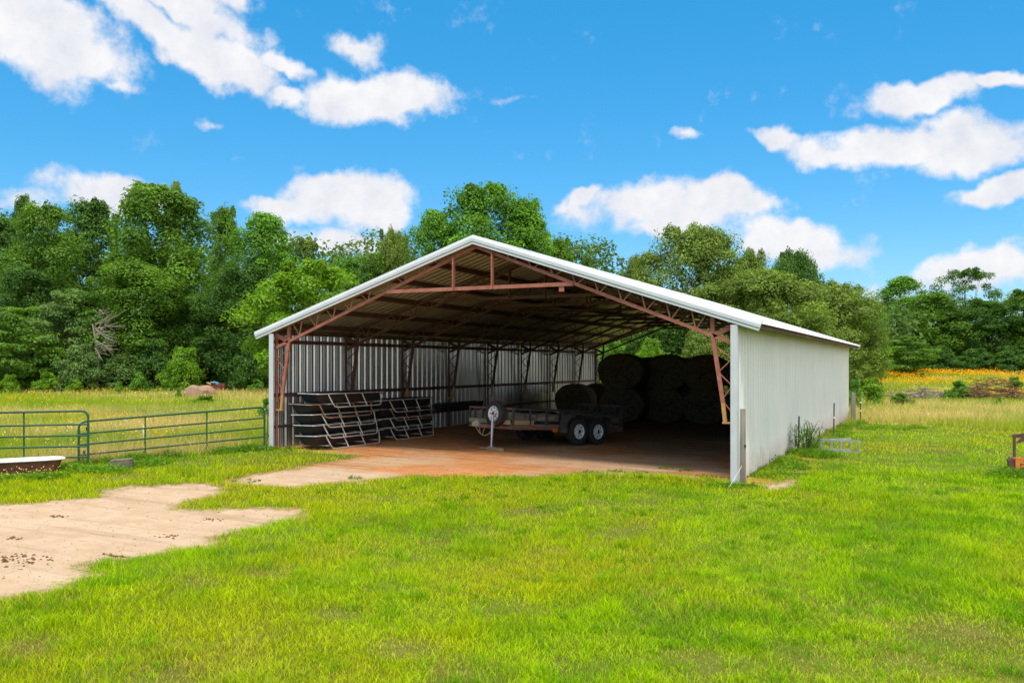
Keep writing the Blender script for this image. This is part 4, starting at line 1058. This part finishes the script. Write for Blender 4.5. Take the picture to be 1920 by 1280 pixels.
def place(key, u, vtop, wpx, d, fol, label, cat='tree', group=None, name=None, zoff=0, yaw=None, var=None):
    lst = K[key]; i = _ct.get(key, 0) if var is None else var; _ct[key] = i + 1
    ent = lst[i % len(lst)]; src = ent[0]
    o = src if not ent[1] else copy_tree(src); ent[1] = True
    p = D(u, d); h = (zat(vtop, d) - p[2]) * 1.0; w = wpx / F * d
    rj = random.Random(int(u * 7 + d * 13))
    o.location = (p[0], p[1], p[2] - .05 + zoff); o.scale = (w / src['W'], w / src['W'], h / src['H'])
    o.rotation_euler = (0, 0, rj.uniform(0, 6.28) if yaw is None else yaw)
    for k_ in ('group',):
        if k_ in o: del o[k_]
    tag(o, label, cat, group)
    if name: o.name = name
    for c in o.children:
        if c.name.startswith('crown'):
            c.material_slots[0].link = 'OBJECT'; c.material_slots[0].material = LF[fol]
    return o
GL = 'trees of the left tree line'; GR = 'trees behind and right of the barn'; GS = 'shrubs along the foot of the left tree line'
T = [
 # left tree line
 ('broad', -25, 398, 190, 84, 'dark', 'dark tree cut by the left photo edge in the left tree line', GL),
 ('broad', 85, 388, 165, 80, 'mid', 'yellowish-green tree, second from the left edge in the tree line', GL),
 ('tall', 42, 372, 60, 92, 'dark', 'slender dark treetop poking up near the left edge of the tree line', GL),
 ('tall', 165, 380, 125, 87, 'dark', 'dark green tree just left of the tallest left tree', GL),
 ('broad', 312, 352, 235, 79, 'mid', 'tallest broad tree of the left tree line with a forked ivy-grown trunk', GL),
 ('tall', 328, 346, 55, 92, 'olive', 'thin dark crown rising just above the tallest left tree', GL),
 ('tall', 422, 392, 85, 90, 'mid', 'narrow pointed tree between the tallest left tree and the pale green one', GL),
 ('tall', 500, 404, 135, 82, 'bright', 'airy bright green tree at the right end of the left tree line', GL),
 ('cedar', 580, 446, 80, 90, 'olive', 'dark olive cedar standing alone against the sky left of the barn roof', GL),
 ('cedar', 215, 402, 60, 94, 'dark', 'dark conical tree in the dip beside the tallest left tree', GL),
 ('broad', 455, 500, 170, 74, 'dark', 'dense dark tree in front, just left of the barn corner', GL),
 ('broad', 250, 490, 190, 73, 'mid', 'mid-height green tree below the tallest left tree', GL),
 ('broad', 395, 545, 150, 77, 'dark', 'low dark rounded tree under the forked tree', GL),
 ('layer', 130, 545, 165, 71, 'grey', 'grey-green feathery layered tree with dead branches beside it', GL),
 ('layer', 15, 578, 170, 67, 'mid', 'feathery mid-green tree at the lower left edge', GL),
 ('broad', 55, 500, 140, 76, 'dark', 'dark tree behind the feathery trees at far left', GL),
 ('small', 585, 500, 215, 63, 'lime', 'bright lime-green tree rising behind the left barn eave', GL),
 ('tall', 648, 488, 80, 86, 'bright', 'small bright treetop right of the lime-green tree', GL),
 ('tall', 695, 478, 85, 88, 'mid', 'green treetop showing over the middle of the left roof slope', GL),
 ('oak', 738, 436, 110, 90, 'olive', 'dark olive tree left of the tall tree behind the ridge', GL),
 # centre
 ('broad', 905, 352, 215, 84, 'bright', 'tall bright green tree rising behind the barn ridge', GR),
 ('tall', 985, 378, 130, 85, 'bright', 'right shoulder tree beside the tall tree behind the ridge', GR),
 ('tall', 815, 398, 110, 86, 'bright', 'left shoulder tree beside the tall tree behind the ridge', GR),
 ('tall', 1050, 450, 85, 92, 'mid', 'small green treetop right of the tall tree behind the ridge', GR),
 ('cedar', 1098, 480, 40, 96, 'mid', 'tiny spire-shaped treetop over the right roof slope', GR),
 # right
 ('oak', 1192, 486, 85, 78, 'olive', 'small brownish oak crown at the left of the big oak behind the roof', GR),
 ('oak', 1308, 430, 250, 72, 'olive', 'big rounded oak, highest crown behind the right roof slope', GR),
 ('oak', 1490, 474, 155, 75, 'dark', 'dark oak crown right of the big rounded oak', GR),
 ('oak', 1432, 512, 300, 60, 'olive', 'wide dense oak just behind the white side wall', GR),
 ('oak', 1405, 478, 130, 68, 'olive', 'yellowish oak shoulder between the big oak and the dark oak', GR),
 ('oak', 1562, 532, 195, 70, 'olive', 'oak sloping down at the back right barn corner', GR),
 ('broad', 1622, 562, 95, 86, 'bright', 'bright green tree just right of the barn eave tip', GR),
 ('tall', 1690, 520, 110, 118, 'bright', 'left bright tree of the far right tree line', GR),
 ('open', 1812, 503, 135, 122, 'dark', 'open dark oak with sky between its limbs, far right', GR),
 ('broad', 1745, 552, 165, 108, 'mid', 'broad green tree in the middle of the far right tree line', GR),
 ('broad', 1850, 565, 150, 106, 'dark', 'dark tree under the open oak at far right', GR),
 ('tall', 1920, 545, 110, 104, 'mid', 'green tree cut by the right photo edge', GR),
 ('broad', 1672, 600, 100, 112, 'dark', 'low dark tree filling the gap right of the barn in the far tree line', GR),
 ('layer', 1702, 632, 105, 92, 'mid', 'light-trunked layered tree standing before the far right tree line', GR),
 ('oak', 1255, 560, 220, 63, 'dark', 'dark foliage tree seen through the open back of the barn', GR),
 ('small', 1222, 636, 62, 52, 'lime', 'lime-green sapling seen above the bales through the open back', GR),
 ('small', 1150, 640, 70, 56, 'bright', 'bright green young tree seen through the back left of the barn', GR),
 ('oak', 1345, 590, 150, 58, 'olive', 'olive tree seen behind the right leaning column', GR),
]
for (key, u, vt, wp, d, fol, lab, grp) in T: place(key, u, vt, wp, d, fol, lab, 'tree', grp)
SH = [(230, 668, 110, 70, 'grey'), (150, 650, 110, 68, 'grey'), (90, 665, 100, 69, 'mid'), (425, 655, 110, 77, 'dark'), (475, 640, 90, 70, 'dark'), (510, 620, 110, 74, 'dark'),
      (290, 640, 110, 71, 'dark'), (190, 625, 110, 74, 'dark'), (40, 660, 90, 71, 'dark'), (-40, 655, 120, 70, 'dark'), (560, 600, 130, 76, 'dark'), (640, 590, 130, 78, 'dark')]
for (u, vt, wp, d, fol) in SH:
    place('shrub', u, vt, wp, d, fol, 'dark leafy shrub at the foot of the left tree line', 'shrub', GS)
place('shrub', 342, 655, 90, 66, 'lime', 'bright yellow-green shrub behind the slumped hay bale', 'shrub')
GS2 = 'shrubs along the foot of the far right tree line'
for (u, vt, wp, d, fol) in ((1640, 655, 70, 100, 'dark'), (1690, 662, 80, 101, 'dark'), (1760, 650, 90, 102, 'dark'), (1830, 655, 90, 101, 'dark'), (1895, 650, 90, 99, 'dark'), (1960, 640, 90, 98, 'dark'), (1605, 640, 60, 72, 'olive')):
    place('shrub', u, vt, wp, d, fol, 'dark shrub at the foot of the far right tree line', 'shrub', GS2)
BU = [(1797, 716, 62, 58.5, 'bright', 'rounded green shrub in the middle of the brush pile'), (1872, 745, 16, 50, 'lime', 'small bright green shrub in the straw grass right of the brush pile'),
      (380, 742, 62, 47, 'lime', 'leafy weed clump before the slumped hay bale'), (500, 748, 44, 35, 'bright', 'green bush behind the gate beside the barn corner trim'),
      (222, 716, 22, 62, 'lime', 'bright green weed clump in the left meadow below the trees'), (85, 700, 60, 66, 'lime', 'pale leafy sapling clump at the meadow edge, far left'),
      (15, 704, 50, 64, 'lime', 'green bush at the left photo edge before the trees'), (140, 712, 44, 66, 'lime', 'low green bush left of the feathery tree foot'),
      (335, 728, 18, 55, 'bright', 'small green tuft left of the slumped hay bale'), (1640, 712, 60, 50, 'lime', 'bright weeds behind the white stake at the barn back corner'),
      (1690, 738, 60, 51, 'mid', 'low green weeds before the grey branch heap'), (1600, 715, 40, 46, 'bright', 'leafy weeds against the back corner of the white wall'),
      (1730, 700, 22, 88, 'dark', 'dark green bush in the orange flower field'), (1790, 699, 34, 96, 'bright', 'bright bush at the far edge of the orange flowers'), (1905, 708, 40, 70, 'mid', 'grey-green bush cut by the right edge above the brush'),
      (260, 700, 44, 66, 'bright', 'leafy clump under the grey feathery shrub'), (480, 712, 40, 68, 'bright', 'low green clump left of the barn corner under the trees')]
for (u, vt, wp, d, fol, lab) in BU: place('bush', u, vt, wp, d, fol, lab, 'bush')

# far wood behind, one mass
def far_wood():
    rng = np.random.RandomState(77); C = []; Rr = []
    for (u0, u1, d0, d1, v0, n) in ((-300, 1150, 98, 112, 455, 520), (1130, 1700, 96, 112, 590, 160), (1580, 2400, 122, 140, 590, 330)):
        u = u0 + (u1 - u0) * rng.rand(n); d = d0 + (d1 - d0) * rng.rand(n); l = (u - 960) / F * d
        x = CX + d * FW[0] + l * RT[0]; y = CY + d * FW[1] + l * RT[1]; g = gz(x, y)
        top = CH + (Y0 - (v0 + 45 * (vnoise(u, u * 0, 60, 5) - .3))) / F * d
        C.append(np.stack([x, y, g + (top - g) * rng.rand(n) ** .8], -1)); Rr.append(1.2 + 1.2 * rng.rand(n))
    C = np.concatenate(C); Rr = np.concatenate(Rr)
    o = leaves_mesh('far_wood', C, np.stack([Rr * 1.5, Rr * 1.5, Rr], -1), 120, .60, LF['far'], rng)
    tag(o, kind='stuff')
far_wood()

# dead branches, brush piles
def sticks(name, n, loc, rx, ry, rz, length, r, mat, seed, label, cat, upw=.15):
    rng = random.Random(seed); b = MB()
    for _ in range(n):
        a = rng.uniform(0, 6.28); t = rng.random() ** .5
        p = Vector((rx * t * math.cos(a), ry * t * math.sin(a), rz * (1 - t * .75) * rng.random() ** .6))
        d = Vector((rng.gauss(0, 1) * 1.3, rng.gauss(0, 1), rng.gauss(0, upw))).normalized(); ln = length * rng.uniform(.4, 1)
        m = p + d * ln / 2 + Vector((0, 0, rng.uniform(-.05, .12))); q = p + d * ln
        rr = r * rng.uniform(.4, 1.2)
        for w in (p, m, q): w.z = max(w.z, .02)
        b.tube([p, m, q], [rr, rr * .7, rr * .25], 5)
        if rng.random() < .6: b.tube([m, m + Vector((rng.gauss(0, .3), rng.gauss(0, .3), abs(rng.gauss(0, .2)))) * length * .4], [rr * .5, rr * .1], 4)
    o = b.build(name, mat, smooth=True); o.location = loc; o.rotation_euler = (0, 0, YAW); tag(o, label, cat); return o
sticks('branch_heap', 90, D(1722, 59.5), 1.9, .9, 1.05, 1.6, .05, M['dead_wood'], 1, 'heap of grey dead branches left of the green shrub', 'brush pile')
sticks('brush_heap', 260, D(1858, 58), 2.1, 1.1, 2.0, 1.3, .035, M['brown_brush'], 2, 'reddish-brown brush heap right of the green shrub', 'brush pile')
def dead_tree():
    rng = random.Random(5); p = D(188, 68.5); b = MB()
    base = Vector((0, 0, 0))
    b.tube([(-.5, .5, 0), (-.3, .3, 3), (-.6, 0, 5.4)], [.12, .09, .06], 7)
    for k in range(26):
        z = rng.uniform(3.0, 6.2); a = rng.gauss(.2, .7); ln = rng.uniform(1.0, 2.6)
        s = Vector((-.45, .1, z)); d = Vector((math.cos(a), -.35, rng.gauss(.25, .5))).normalized()
        m = s + d * ln * .5 + Vector((0, 0, rng.uniform(-.2, .3))); e = s + d * ln + Vector((0, 0, rng.uniform(-.3, .6)))
        b.tube([s, m, e], [.04, .028, .01], 5)
        for _ in range(2): b.tube([m, m + (d + Vector((rng.gauss(0, .5), rng.gauss(0, .3), rng.gauss(0, .6)))) * ln * .35], [.018, .006], 4)
    o = b.build('dead_tree', M['pale_bark'], smooth=True); o.location = p; o.rotation_euler = (0, 0, YAW)
    tag(o, 'bare pale dead branches hanging out of the left tree line', 'dead tree')
dead_tree()

# ------------------------------------------------------------------ weeds
def weed_patch(name, spots, label, cat, col=((.08, .20, .015), (.24, .42, .03)), hgt=(.10, .3), n=350, seed=1, wd=.010, flowers=None, lean=.9, kind='stuff', group=None):
    rng = np.random.RandomState(seed); parts = []
    for (x, y, r, hs) in spots:
        a = rng.rand(n) * 6.28; t = np.sqrt(rng.rand(n)) * r
        px, py = x + t * np.cos(a), y + t * np.sin(a)
        h = (hgt[0] + (hgt[1] - hgt[0]) * rng.rand(n)) * hs * (1 - .5 * (t / r) ** 2)
        c = lerp(col[0], col[1], rng.rand(n))
        parts.append(blades(rng, np.stack([px, py, gz(px, py)], -1), h, wd * (.6 + .9 * rng.rand(n)), lean * (.4 + rng.rand(n)), c, 2))
        # broad leaves
        m = n // 5; a = rng.rand(m) * 6.28; t = np.sqrt(rng.rand(m)) * r; px, py = x + t * np.cos(a), y + t * np.sin(a)
        z = gz(px, py) + hgt[1] * hs * .7 * rng.rand(m) * (1 - .5 * (t / r) ** 2); s = (.018 + .03 * rng.rand(m)) * (1 + wd * 20)
        P = np.stack([px, py, z], -1); t1 = rng.randn(m, 3); t1[:, 2] *= .4; t1 /= np.linalg.norm(t1, axis=1)[:, None]; t2 = np.cross(t1, rng.randn(m, 3) * .4 + np.array([0, 0, 1])); t2 /= np.linalg.norm(t2, axis=1)[:, None]
        v = np.stack([P - t1 * s[:, None], P + t2 * s[:, None] * .6, P + t1 * s[:, None], P - t2 * s[:, None] * .6], 1).reshape(-1, 3); o = np.arange(m)[:, None] * 4
        tr_ = np.concatenate([o + [0, 1, 2], o + [0, 2, 3]], 0); c = lerp(col[0], col[1], rng.rand(m)); parts.append((v, tr_, np.repeat(c, 4, 0)))
    v, t, c = join(parts); o = mesh_np(name, v, t, M['weed'], color=c)
    if kind: tag(o, kind=kind)
    if label: tag(o, label, cat, group)
    return o
rw_ = random.Random(3)
spots = [(12.45 + rw_.uniform(0, .5), y, rw_.uniform(.25, .45), rw_.uniform(.6, 1.1)) for y in list(np.arange(1.4, 5.0, .5)) + list(np.arange(9, 22, 1.3))]
spots += [(12.3, -.25, .25, .5), (12.05, -.5, .3, .6), (12.6, -.3, .3, .5), (13.0, 2.0, .4, .6), (12.9, 3.2, .4, .7)]
spots += [(G(u, v)[0], G(u, v)[1], .4, .8) for u, v in ((1600, 800), (1625, 805), (1650, 803), (1580, 812), (1690, 806), (1720, 803))]
weed_patch('wall_weeds', spots, None, None, seed=2, n=260)
spots = [(-.2 - 2.0 * t + rw_.uniform(-.15, .15), -.5 - 3.6 * t + rw_.uniform(-.2, .2), .33, rw_.uniform(.6, 1.2)) for t in np.linspace(0, 1.0, 13)]
spots += [(G(u, v)[0], G(u, v)[1], .4, 1.0) for u, v in ((130, 882), (160, 885), (190, 884), (215, 886), (255, 876), (290, 870))] + [(.2, -.25, .25, .5), (.6, .1, .2, .4), (-.2, -.15, .2, .6)]
weed_patch('gate_weeds', spots, None, None, seed=4, n=420, hgt=(.10, .26))
spots = [(G(u, v)[0], G(u, v)[1], .3, 1.0) for u, v in ((5, 903), (30, 902), (55, 900), (80, 899), (105, 897), (-20, 905))]
o = weed_patch('tub_weeds', spots, None, None, seed=5, n=380, hgt=(.10, .24))
rng = np.random.RandomState(6); fl = []
for (x, y, r, hs) in spots:
    for _ in range(10):
        px, py = x + rng.uniform(-.25, .25), y + rng.uniform(-.2, .2); P = np.array([px, py, float(gz(px, py)) + rng.uniform(.14, .30)])
        n_ = 5; ring = [P + .014 * np.array([math.cos(6.28 * q / 5), math.sin(6.28 * q / 5) * .6, .7 * math.sin(6.28 * q / 5)]) for q in range(5)]
        fl.append((np.array(ring), np.array([[0, 1, 2], [0, 2, 3], [0, 3, 4]]), np.tile((.75, .55, .12), (5, 1))))
v, t, c = join(fl); tag(mesh_np('tub_flowers', v, t, M['flower'], color=c), kind='stuff')
p = G(1893, 893)
weed_patch('implement_grass', [(p[0] + dx, p[1] + dy, .35, 1) for dx, dy in ((-.1, -.1), (.3, -.1), (.7, 0), (0, .3), (1.1, 0))], None, None, seed=7, n=600, hgt=(.14, .30))
# small green sprigs on the dirt apron
weed_patch('apron_weeds', [(*G(u, v)[:2], r, .5) for u, v, r in ((1250, 878, .22), (1285, 882, .2), (1160, 884, .25), (1200, 886, .2), (1325, 893, .25), (455, 902, .35), (1110, 886, .25), (668, 897, .15))], None, None, seed=8, n=70, hgt=(.06, .20), col=((.06, .15, .015), (.2, .33, .03)))
# tall johnson grass clump by the wall
def cane_clump():
    rng = np.random.RandomState(10); p = G(1512, 850); e = empty('tall_grass_clump', p, label='tall arching weed clump with long leaves around the steel post', cat='weed clump')
    b = MB()
    for k in range(26):
        a = rng.rand() * 6.28; r0 = .35 * math.sqrt(rng.rand()); x, y = r0 * math.cos(a), r0 * math.sin(a); h = rng.uniform(.55, 1.15)
        lx, ly = rng.randn() * .12, rng.randn() * .12
        b.tube([(x, y, 0), (x + lx * .4, y + ly * .4, h * .5), (x + lx, y + ly, h * .85)], [.007, .006, .003], 5)
    b.build('stems', M['bark'], e)
    V, Tt, Cc = [], [], []
    for k in range(120):
        a = rng.rand() * 6.28; r0 = .34 * math.sqrt(rng.rand()); P = np.array([r0 * math.cos(a), r0 * math.sin(a), rng.uniform(.05, .62)])
        b_ = rng.rand() * 6.28; d = np.array([math.cos(b_), math.sin(b_), 0]); sd = np.array([-d[1], d[0], 0]); ln = rng.uniform(.45, .95); n0 = len(V)
        for i, t_ in enumerate((0, .33, .66, 1)):
            c = P + d * ln * t_ * .62 + np.array([0, 0, ln * (1.15 * t_ - 1.05 * t_ * t_)]); w = .012 * (1 - t_) ** .6 + .001
            V += [c - sd * w, c + sd * w]
        for i in range(3): Tt += [(n0 + 2 * i, n0 + 2 * i + 1, n0 + 2 * i + 3), (n0 + 2 * i, n0 + 2 * i + 3, n0 + 2 * i + 2)]
        Cc += [np.array((.09, .19, .025)) * rng.uniform(.6, 1.5)] * 8
    o = mesh_np('leaves', np.array(V), np.array(Tt), M['weed'], e, color=np.array(Cc))
cane_clump()
p = G(1512, 853); weed_patch('clump_base_weeds', [(p[0] + dx, p[1] + dy, .4, 1.1) for dx, dy in ((-.25, -.1), (.1, -.2), (.35, -.35), (.1, .3), (.5, -.15))], None, None, seed=11, n=500)
p = G(1462, 872); weed_patch('wall_sprig', [(12.42, p[1], .09, 1.6)], None, None, seed=12, n=60)

# loose litter on the sand: sticks and clods
def clods():
    rng = np.random.RandomState(8); P = []; Sz = []; Cc = []
    for (u, v, w, n) in ((20, 1050, .30, 50), (45, 1044, .25, 25), (25, 1009, .10, 18), (312, 1006, .14, 16), (402, 974, .14, 14), (215, 1042, .08, 16), (110, 968, .10, 16)):
        p = G(u, v); x = p[0] + w * rng.randn(n) * .8; y = p[1] + w * rng.randn(n) * .45
        P.append(np.stack([x, y, gz(x, y)], -1)); Sz.append(.012 + .022 * rng.rand(n)); Cc.append(lerp((.17, .095, .05), (.34, .21, .12), rng.rand(n)))
    n = 2600; x, y, d = scatter(rng, n, 7, 24, -200, 1400, 1.9); sand, strip, floor, soil, lawn = masks(x, y)
    k = (np.maximum(np.maximum(sand, strip), floor) > .02) & (y < 6); x, y = x[k], y[k]; n = len(x)
    P.append(np.stack([x, y, gz(x, y)], -1)); Sz.append(.006 + .016 * rng.rand(n) ** 2); Cc.append(lerp((.30, .19, .11), (.62, .50, .37), rng.rand(n)))
    P, Sz, Cc = np.concatenate(P), np.concatenate(Sz), np.concatenate(Cc); n = len(P)
    O = np.array([(1, 0, 0), (0, 1, 0), (-1, 0, 0), (0, -1, 0), (0, 0, .8), (0, 0, -.5)]); T = np.array([(0, 1, 4), (1, 2, 4), (2, 3, 4), (3, 0, 4), (1, 0, 5), (2, 1, 5), (3, 2, 5), (0, 3, 5)])
    V = P[:, None, :] + O[None] * (Sz[:, None] * (.6 + .8 * rng.rand(n, 6)))[:, :, None]
    tag(mesh_np('pebbles', V.reshape(-1, 3), (np.arange(n)[:, None, None] * 6 + T[None]).reshape(-1, 3), M['blade'], color=np.repeat(Cc, 6, 0)), kind='stuff')
clods()
def straw():
    rng = np.random.RandomState(21); n = 9000
    x = .3 + 11.7 * rng.rand(n); y = -.6 + 17 * rng.rand(n) ** .9
    k = (sdf(P_FLOOR, x, y) > .05) & (rng.rand(n) < .12 + .9 * sm((y - 2.5) / 6) * np.clip((fbm(x, y, 1.8, 23) - .35) * 3, 0, 1)); x, y = x[k], y[k]; m = len(x)
    a = rng.rand(m) * 6.28; ln = .03 + .10 * rng.rand(m); w = .004 + .012 * rng.rand(m)
    z = gz(x, y) + .006; d = np.stack([np.cos(a), np.sin(a), .25 * rng.rand(m)], -1) * ln[:, None]; sd_ = np.stack([-np.sin(a), np.cos(a), 0 * a], -1) * w[:, None]
    P = np.stack([x, y, z], -1); v = np.stack([P - sd_, P + sd_, P + d], 1).reshape(-1, 3)
    c = lerp((.22, .10, .04), (.48, .33, .15), rng.rand(m))
    tag(mesh_np('floor_litter', v, np.arange(3 * m).reshape(-1, 3), M['blade'], color=np.repeat(c, 3, 0)), kind='stuff')
straw()

# ------------------------------------------------------------------ sun, sky, camera
SUN = Vector((.10, -.42, .90)).normalized()
EXPO = 0.55
sd = bpy.data.lights.new('sun', 'SUN'); sd.energy = 2.3; sd.angle = R(11); sd.color = (1, .965, .91)
so = bpy.data.objects.new('sun', sd); COL.objects.link(so); so.rotation_euler = (-SUN).to_track_quat('-Z', 'Y').to_euler(); so.location = (20, -20, 40)
wd = bpy.data.worlds.new('World'); S.world = wd; wd.use_nodes = True; nt = wd.node_tree
bg = nt.nodes['Background']; bg.inputs[1].default_value = .10
sky = nn(nt, 'ShaderNodeTexSky', sky_type='NISHITA', sun_disc=False)
sky.sun_elevation = math.asin(SUN.z); sky.sun_rotation = math.atan2(SUN.x, SUN.y); sky.air_density = 1.0; sky.dust_density = .6; sky.ozone_density = 2.5
hs = nn(nt, 'ShaderNodeHueSaturation'); hs.inputs['Saturation'].default_value = 1.42; hs.inputs['Value'].default_value = .72
nt.links.new(sky.outputs[0], hs.inputs['Color'])
tc = nn(nt, 'ShaderNodeTexCoord')
def vm(op, a, b=None):
    n = nn(nt, 'ShaderNodeVectorMath', operation=op)
    for k, s in ((0, a), (1, b)):
        if s is None: continue
        if hasattr(s, 'is_linked') or hasattr(s, 'links'): nt.links.new(s, n.inputs[k])
        else: n.inputs[k].default_value = s
    return n
def mt(op, a, b=None, c=None):
    n = nn(nt, 'ShaderNodeMath', operation=op)
    for k, s in ((0, a), (1, b), (2, c)):
        if s is None: continue
        if isinstance(s, (int, float)): n.inputs[k].default_value = s
        else: nt.links.new(s, n.inputs[k])
    return n.outputs[0]
gen = tc.outputs['Generated']
def wnoise(scale, det, vec=gen, rough=.6):
    n = nn(nt, 'ShaderNodeTexNoise'); n.inputs['Scale'].default_value = scale; n.inputs['Detail'].default_value = det; n.inputs['Roughness'].default_value = rough
    nt.links.new(vec, n.inputs['Vector']); return n
wn = wnoise(9, 4)
w1 = vm('SUBTRACT', wn.outputs['Color'], (.5, .5, .5)); w2 = vm('SCALE', w1.outputs[0]); w2.inputs['Scale'].default_value = .07
wdir = vm('ADD', gen, w2.outputs[0]).outputs[0]
CL = [  # u, v, half width, half height, tilt (deg, + = right end down), strength
 (70, 55, 170, 85, 25, 1.0), (160, 105, 95, 45, 25, .9), (20, 20, 150, 60, 0, .9), (290, 55, 160, 40, 30, .95), (425, 115, 150, 42, 24, 1.0), (350, 20, 180, 40, 20, .8), (540, 132, 80, 20, 15, .75),
 (440, 10, 50, 40, 20, .55), (715, 192, 150, 56, -6, 1.05), (540, 182, 75, 22, 5, .75), (672, 92, 60, 32, 15, .62), (222, 166, 50, 18, 5, .5), (390, 212, 45, 14, 10, .35),
 (640, 375, 165, 52, -6, 1.1), (540, 382, 110, 28, 0, .9), (700, 395, 90, 25, 5, .8), (640, 445, 130, 32, 0, .75), (200, 375, 110, 40, 0, .8), (60, 385, 90, 22, 0, .4),
 (1095, 372, 58, 24, -12, .95), (1250, 395, 200, 58, 4, .9), (1360, 375, 150, 45, 5, .95), (1490, 455, 150, 55, 12, .95), (1240, 435, 70, 30, 0, .8),
 (1722, 180, 105, 34, 4, 1.05), (1730, 262, 185, 44, 5, 1.05), (1840, 292, 115, 38, 0, 1.0), (1460, 256, 70, 20, 5, .8), (1580, 280, 110, 35, 8, .65), (1885, 158, 70, 20, 5, .95), (1900, 356, 100, 24, -8, 1.0),
 (1860, 490, 160, 42, -10, .9), (1640, 565, 60, 40, 0, .6), (1275, 260, 40, 12, 0, .42), (1010, 188, 170, 9, 1, .17)]
fld = None
for (u, v, a, b_, ti, st) in CL:
    r3 = ray(u, v); c = Vector((r3[0], r3[1], r3[2])).normalized()
    rg_ = c.cross(Vector((0, 0, 1))).normalized(); up_ = rg_.cross(c).normalized()
    t_ = R(ti); e1 = rg_ * math.cos(t_) - up_ * math.sin(t_); e2 = rg_ * math.sin(t_) + up_ * math.cos(t_)
    d1 = vm('DOT_PRODUCT', wdir, tuple(e1 / (a * .9 / F))).outputs['Value']; d2 = vm('DOT_PRODUCT', wdir, tuple(e2 / (b_ * .9 / F))).outputs['Value']
    rr = mt('SQRT', mt('ADD', mt('MULTIPLY', d1, d1), mt('MULTIPLY', d2, d2)))
    fi = mt('MULTIPLY', mt('SUBTRACT', 1.25, rr), st)
    fld = fi if fld is None else mt('SMOOTH_MAX', fld, fi, .12)
fb = wnoise(19, 12, rough=.64).outputs['Fac']
dens = mt('ADD', fld, mt('MULTIPLY', mt('SUBTRACT', fb, .5), 1.9))
sx_ = nn(nt, 'ShaderNodeSeparateXYZ'); nt.links.new(gen, sx_.inputs[0])
over = mt('MINIMUM', mt('MULTIPLY', mt('SUBTRACT', sx_.outputs['Z'], .44), 4.0), .75)      # unseen cloud added overhead to raise the ambient light
side = mt('MAXIMUM', 0, mt('MINIMUM', mt('MULTIPLY', mt('SUBTRACT', sx_.outputs['X'], .30), 4.0), .85))   # unseen bright bank added at right to fill the side wall
over = mt('MAXIMUM', over, side)
fld = mt('MAXIMUM', fld, over)
dens = mt('ADD', fld, mt('MULTIPLY', mt('SUBTRACT', fb, .5), 1.5))
mr = nn(nt, 'ShaderNodeMapRange', interpolation_type='SMOOTHSTEP'); mr.inputs[1].default_value = .12; mr.inputs[2].default_value = .62; nt.links.new(dens, mr.inputs[0])
shn = wnoise(22, 6).outputs['Fac']
sh = nn(nt, 'ShaderNodeMapRange'); sh.inputs[1].default_value = .3; sh.inputs[2].default_value = .65; nt.links.new(shn, sh.inputs[0])
cc = nn(nt, 'ShaderNodeMix', data_type='RGBA'); cc.inputs[6].default_value = (5.2, 5.4, 6.0, 1); cc.inputs[7].default_value = (6.6, 6.6, 6.7, 1)
nt.links.new(sh.outputs[0], cc.inputs[0])
c2_ = nn(nt, 'ShaderNodeMix', data_type='RGBA'); nt.links.new(mt('MULTIPLY', mt('MAXIMUM', over, 0), 1.2), c2_.inputs[0]); nt.links.new(cc.outputs[2], c2_.inputs[6]); c2_.inputs[7].default_value = (10.6, 10.8, 11.0, 1)  # the added out-of-view clouds are made brighter than the visible ones
veil = vm('ADD', hs.outputs[0], (.10, 1.38, 2.65)).outputs[0]                   # thin even veil of high haze
mx = nn(nt, 'ShaderNodeMix', data_type='RGBA'); nt.links.new(mr.outputs[0], mx.inputs[0]); nt.links.new(veil, mx.inputs[6]); nt.links.new(c2_.outputs[2], mx.inputs[7])
nt.links.new(mx.outputs[2], bg.inputs[0])

cam = bpy.data.cameras.new('camera'); co = bpy.data.objects.new('camera', cam); COL.objects.link(co)
co.location = (CX, CY, CH); co.rotation_euler = (R(90), 0, YAW)
cam.sensor_width = 36; cam.lens = F / 1920 * 36; cam.shift_y = (Y0 - 640) / 1920; cam.clip_end = 5000
S.camera = co
vs = S.view_settings; vs.view_transform = 'Standard'; vs.look = 'None'; vs.gamma = 1; vs.exposure = EXPO; vs.use_curve_mapping = False
S.cycles.max_bounces = 8; S.cycles.use_denoising = True
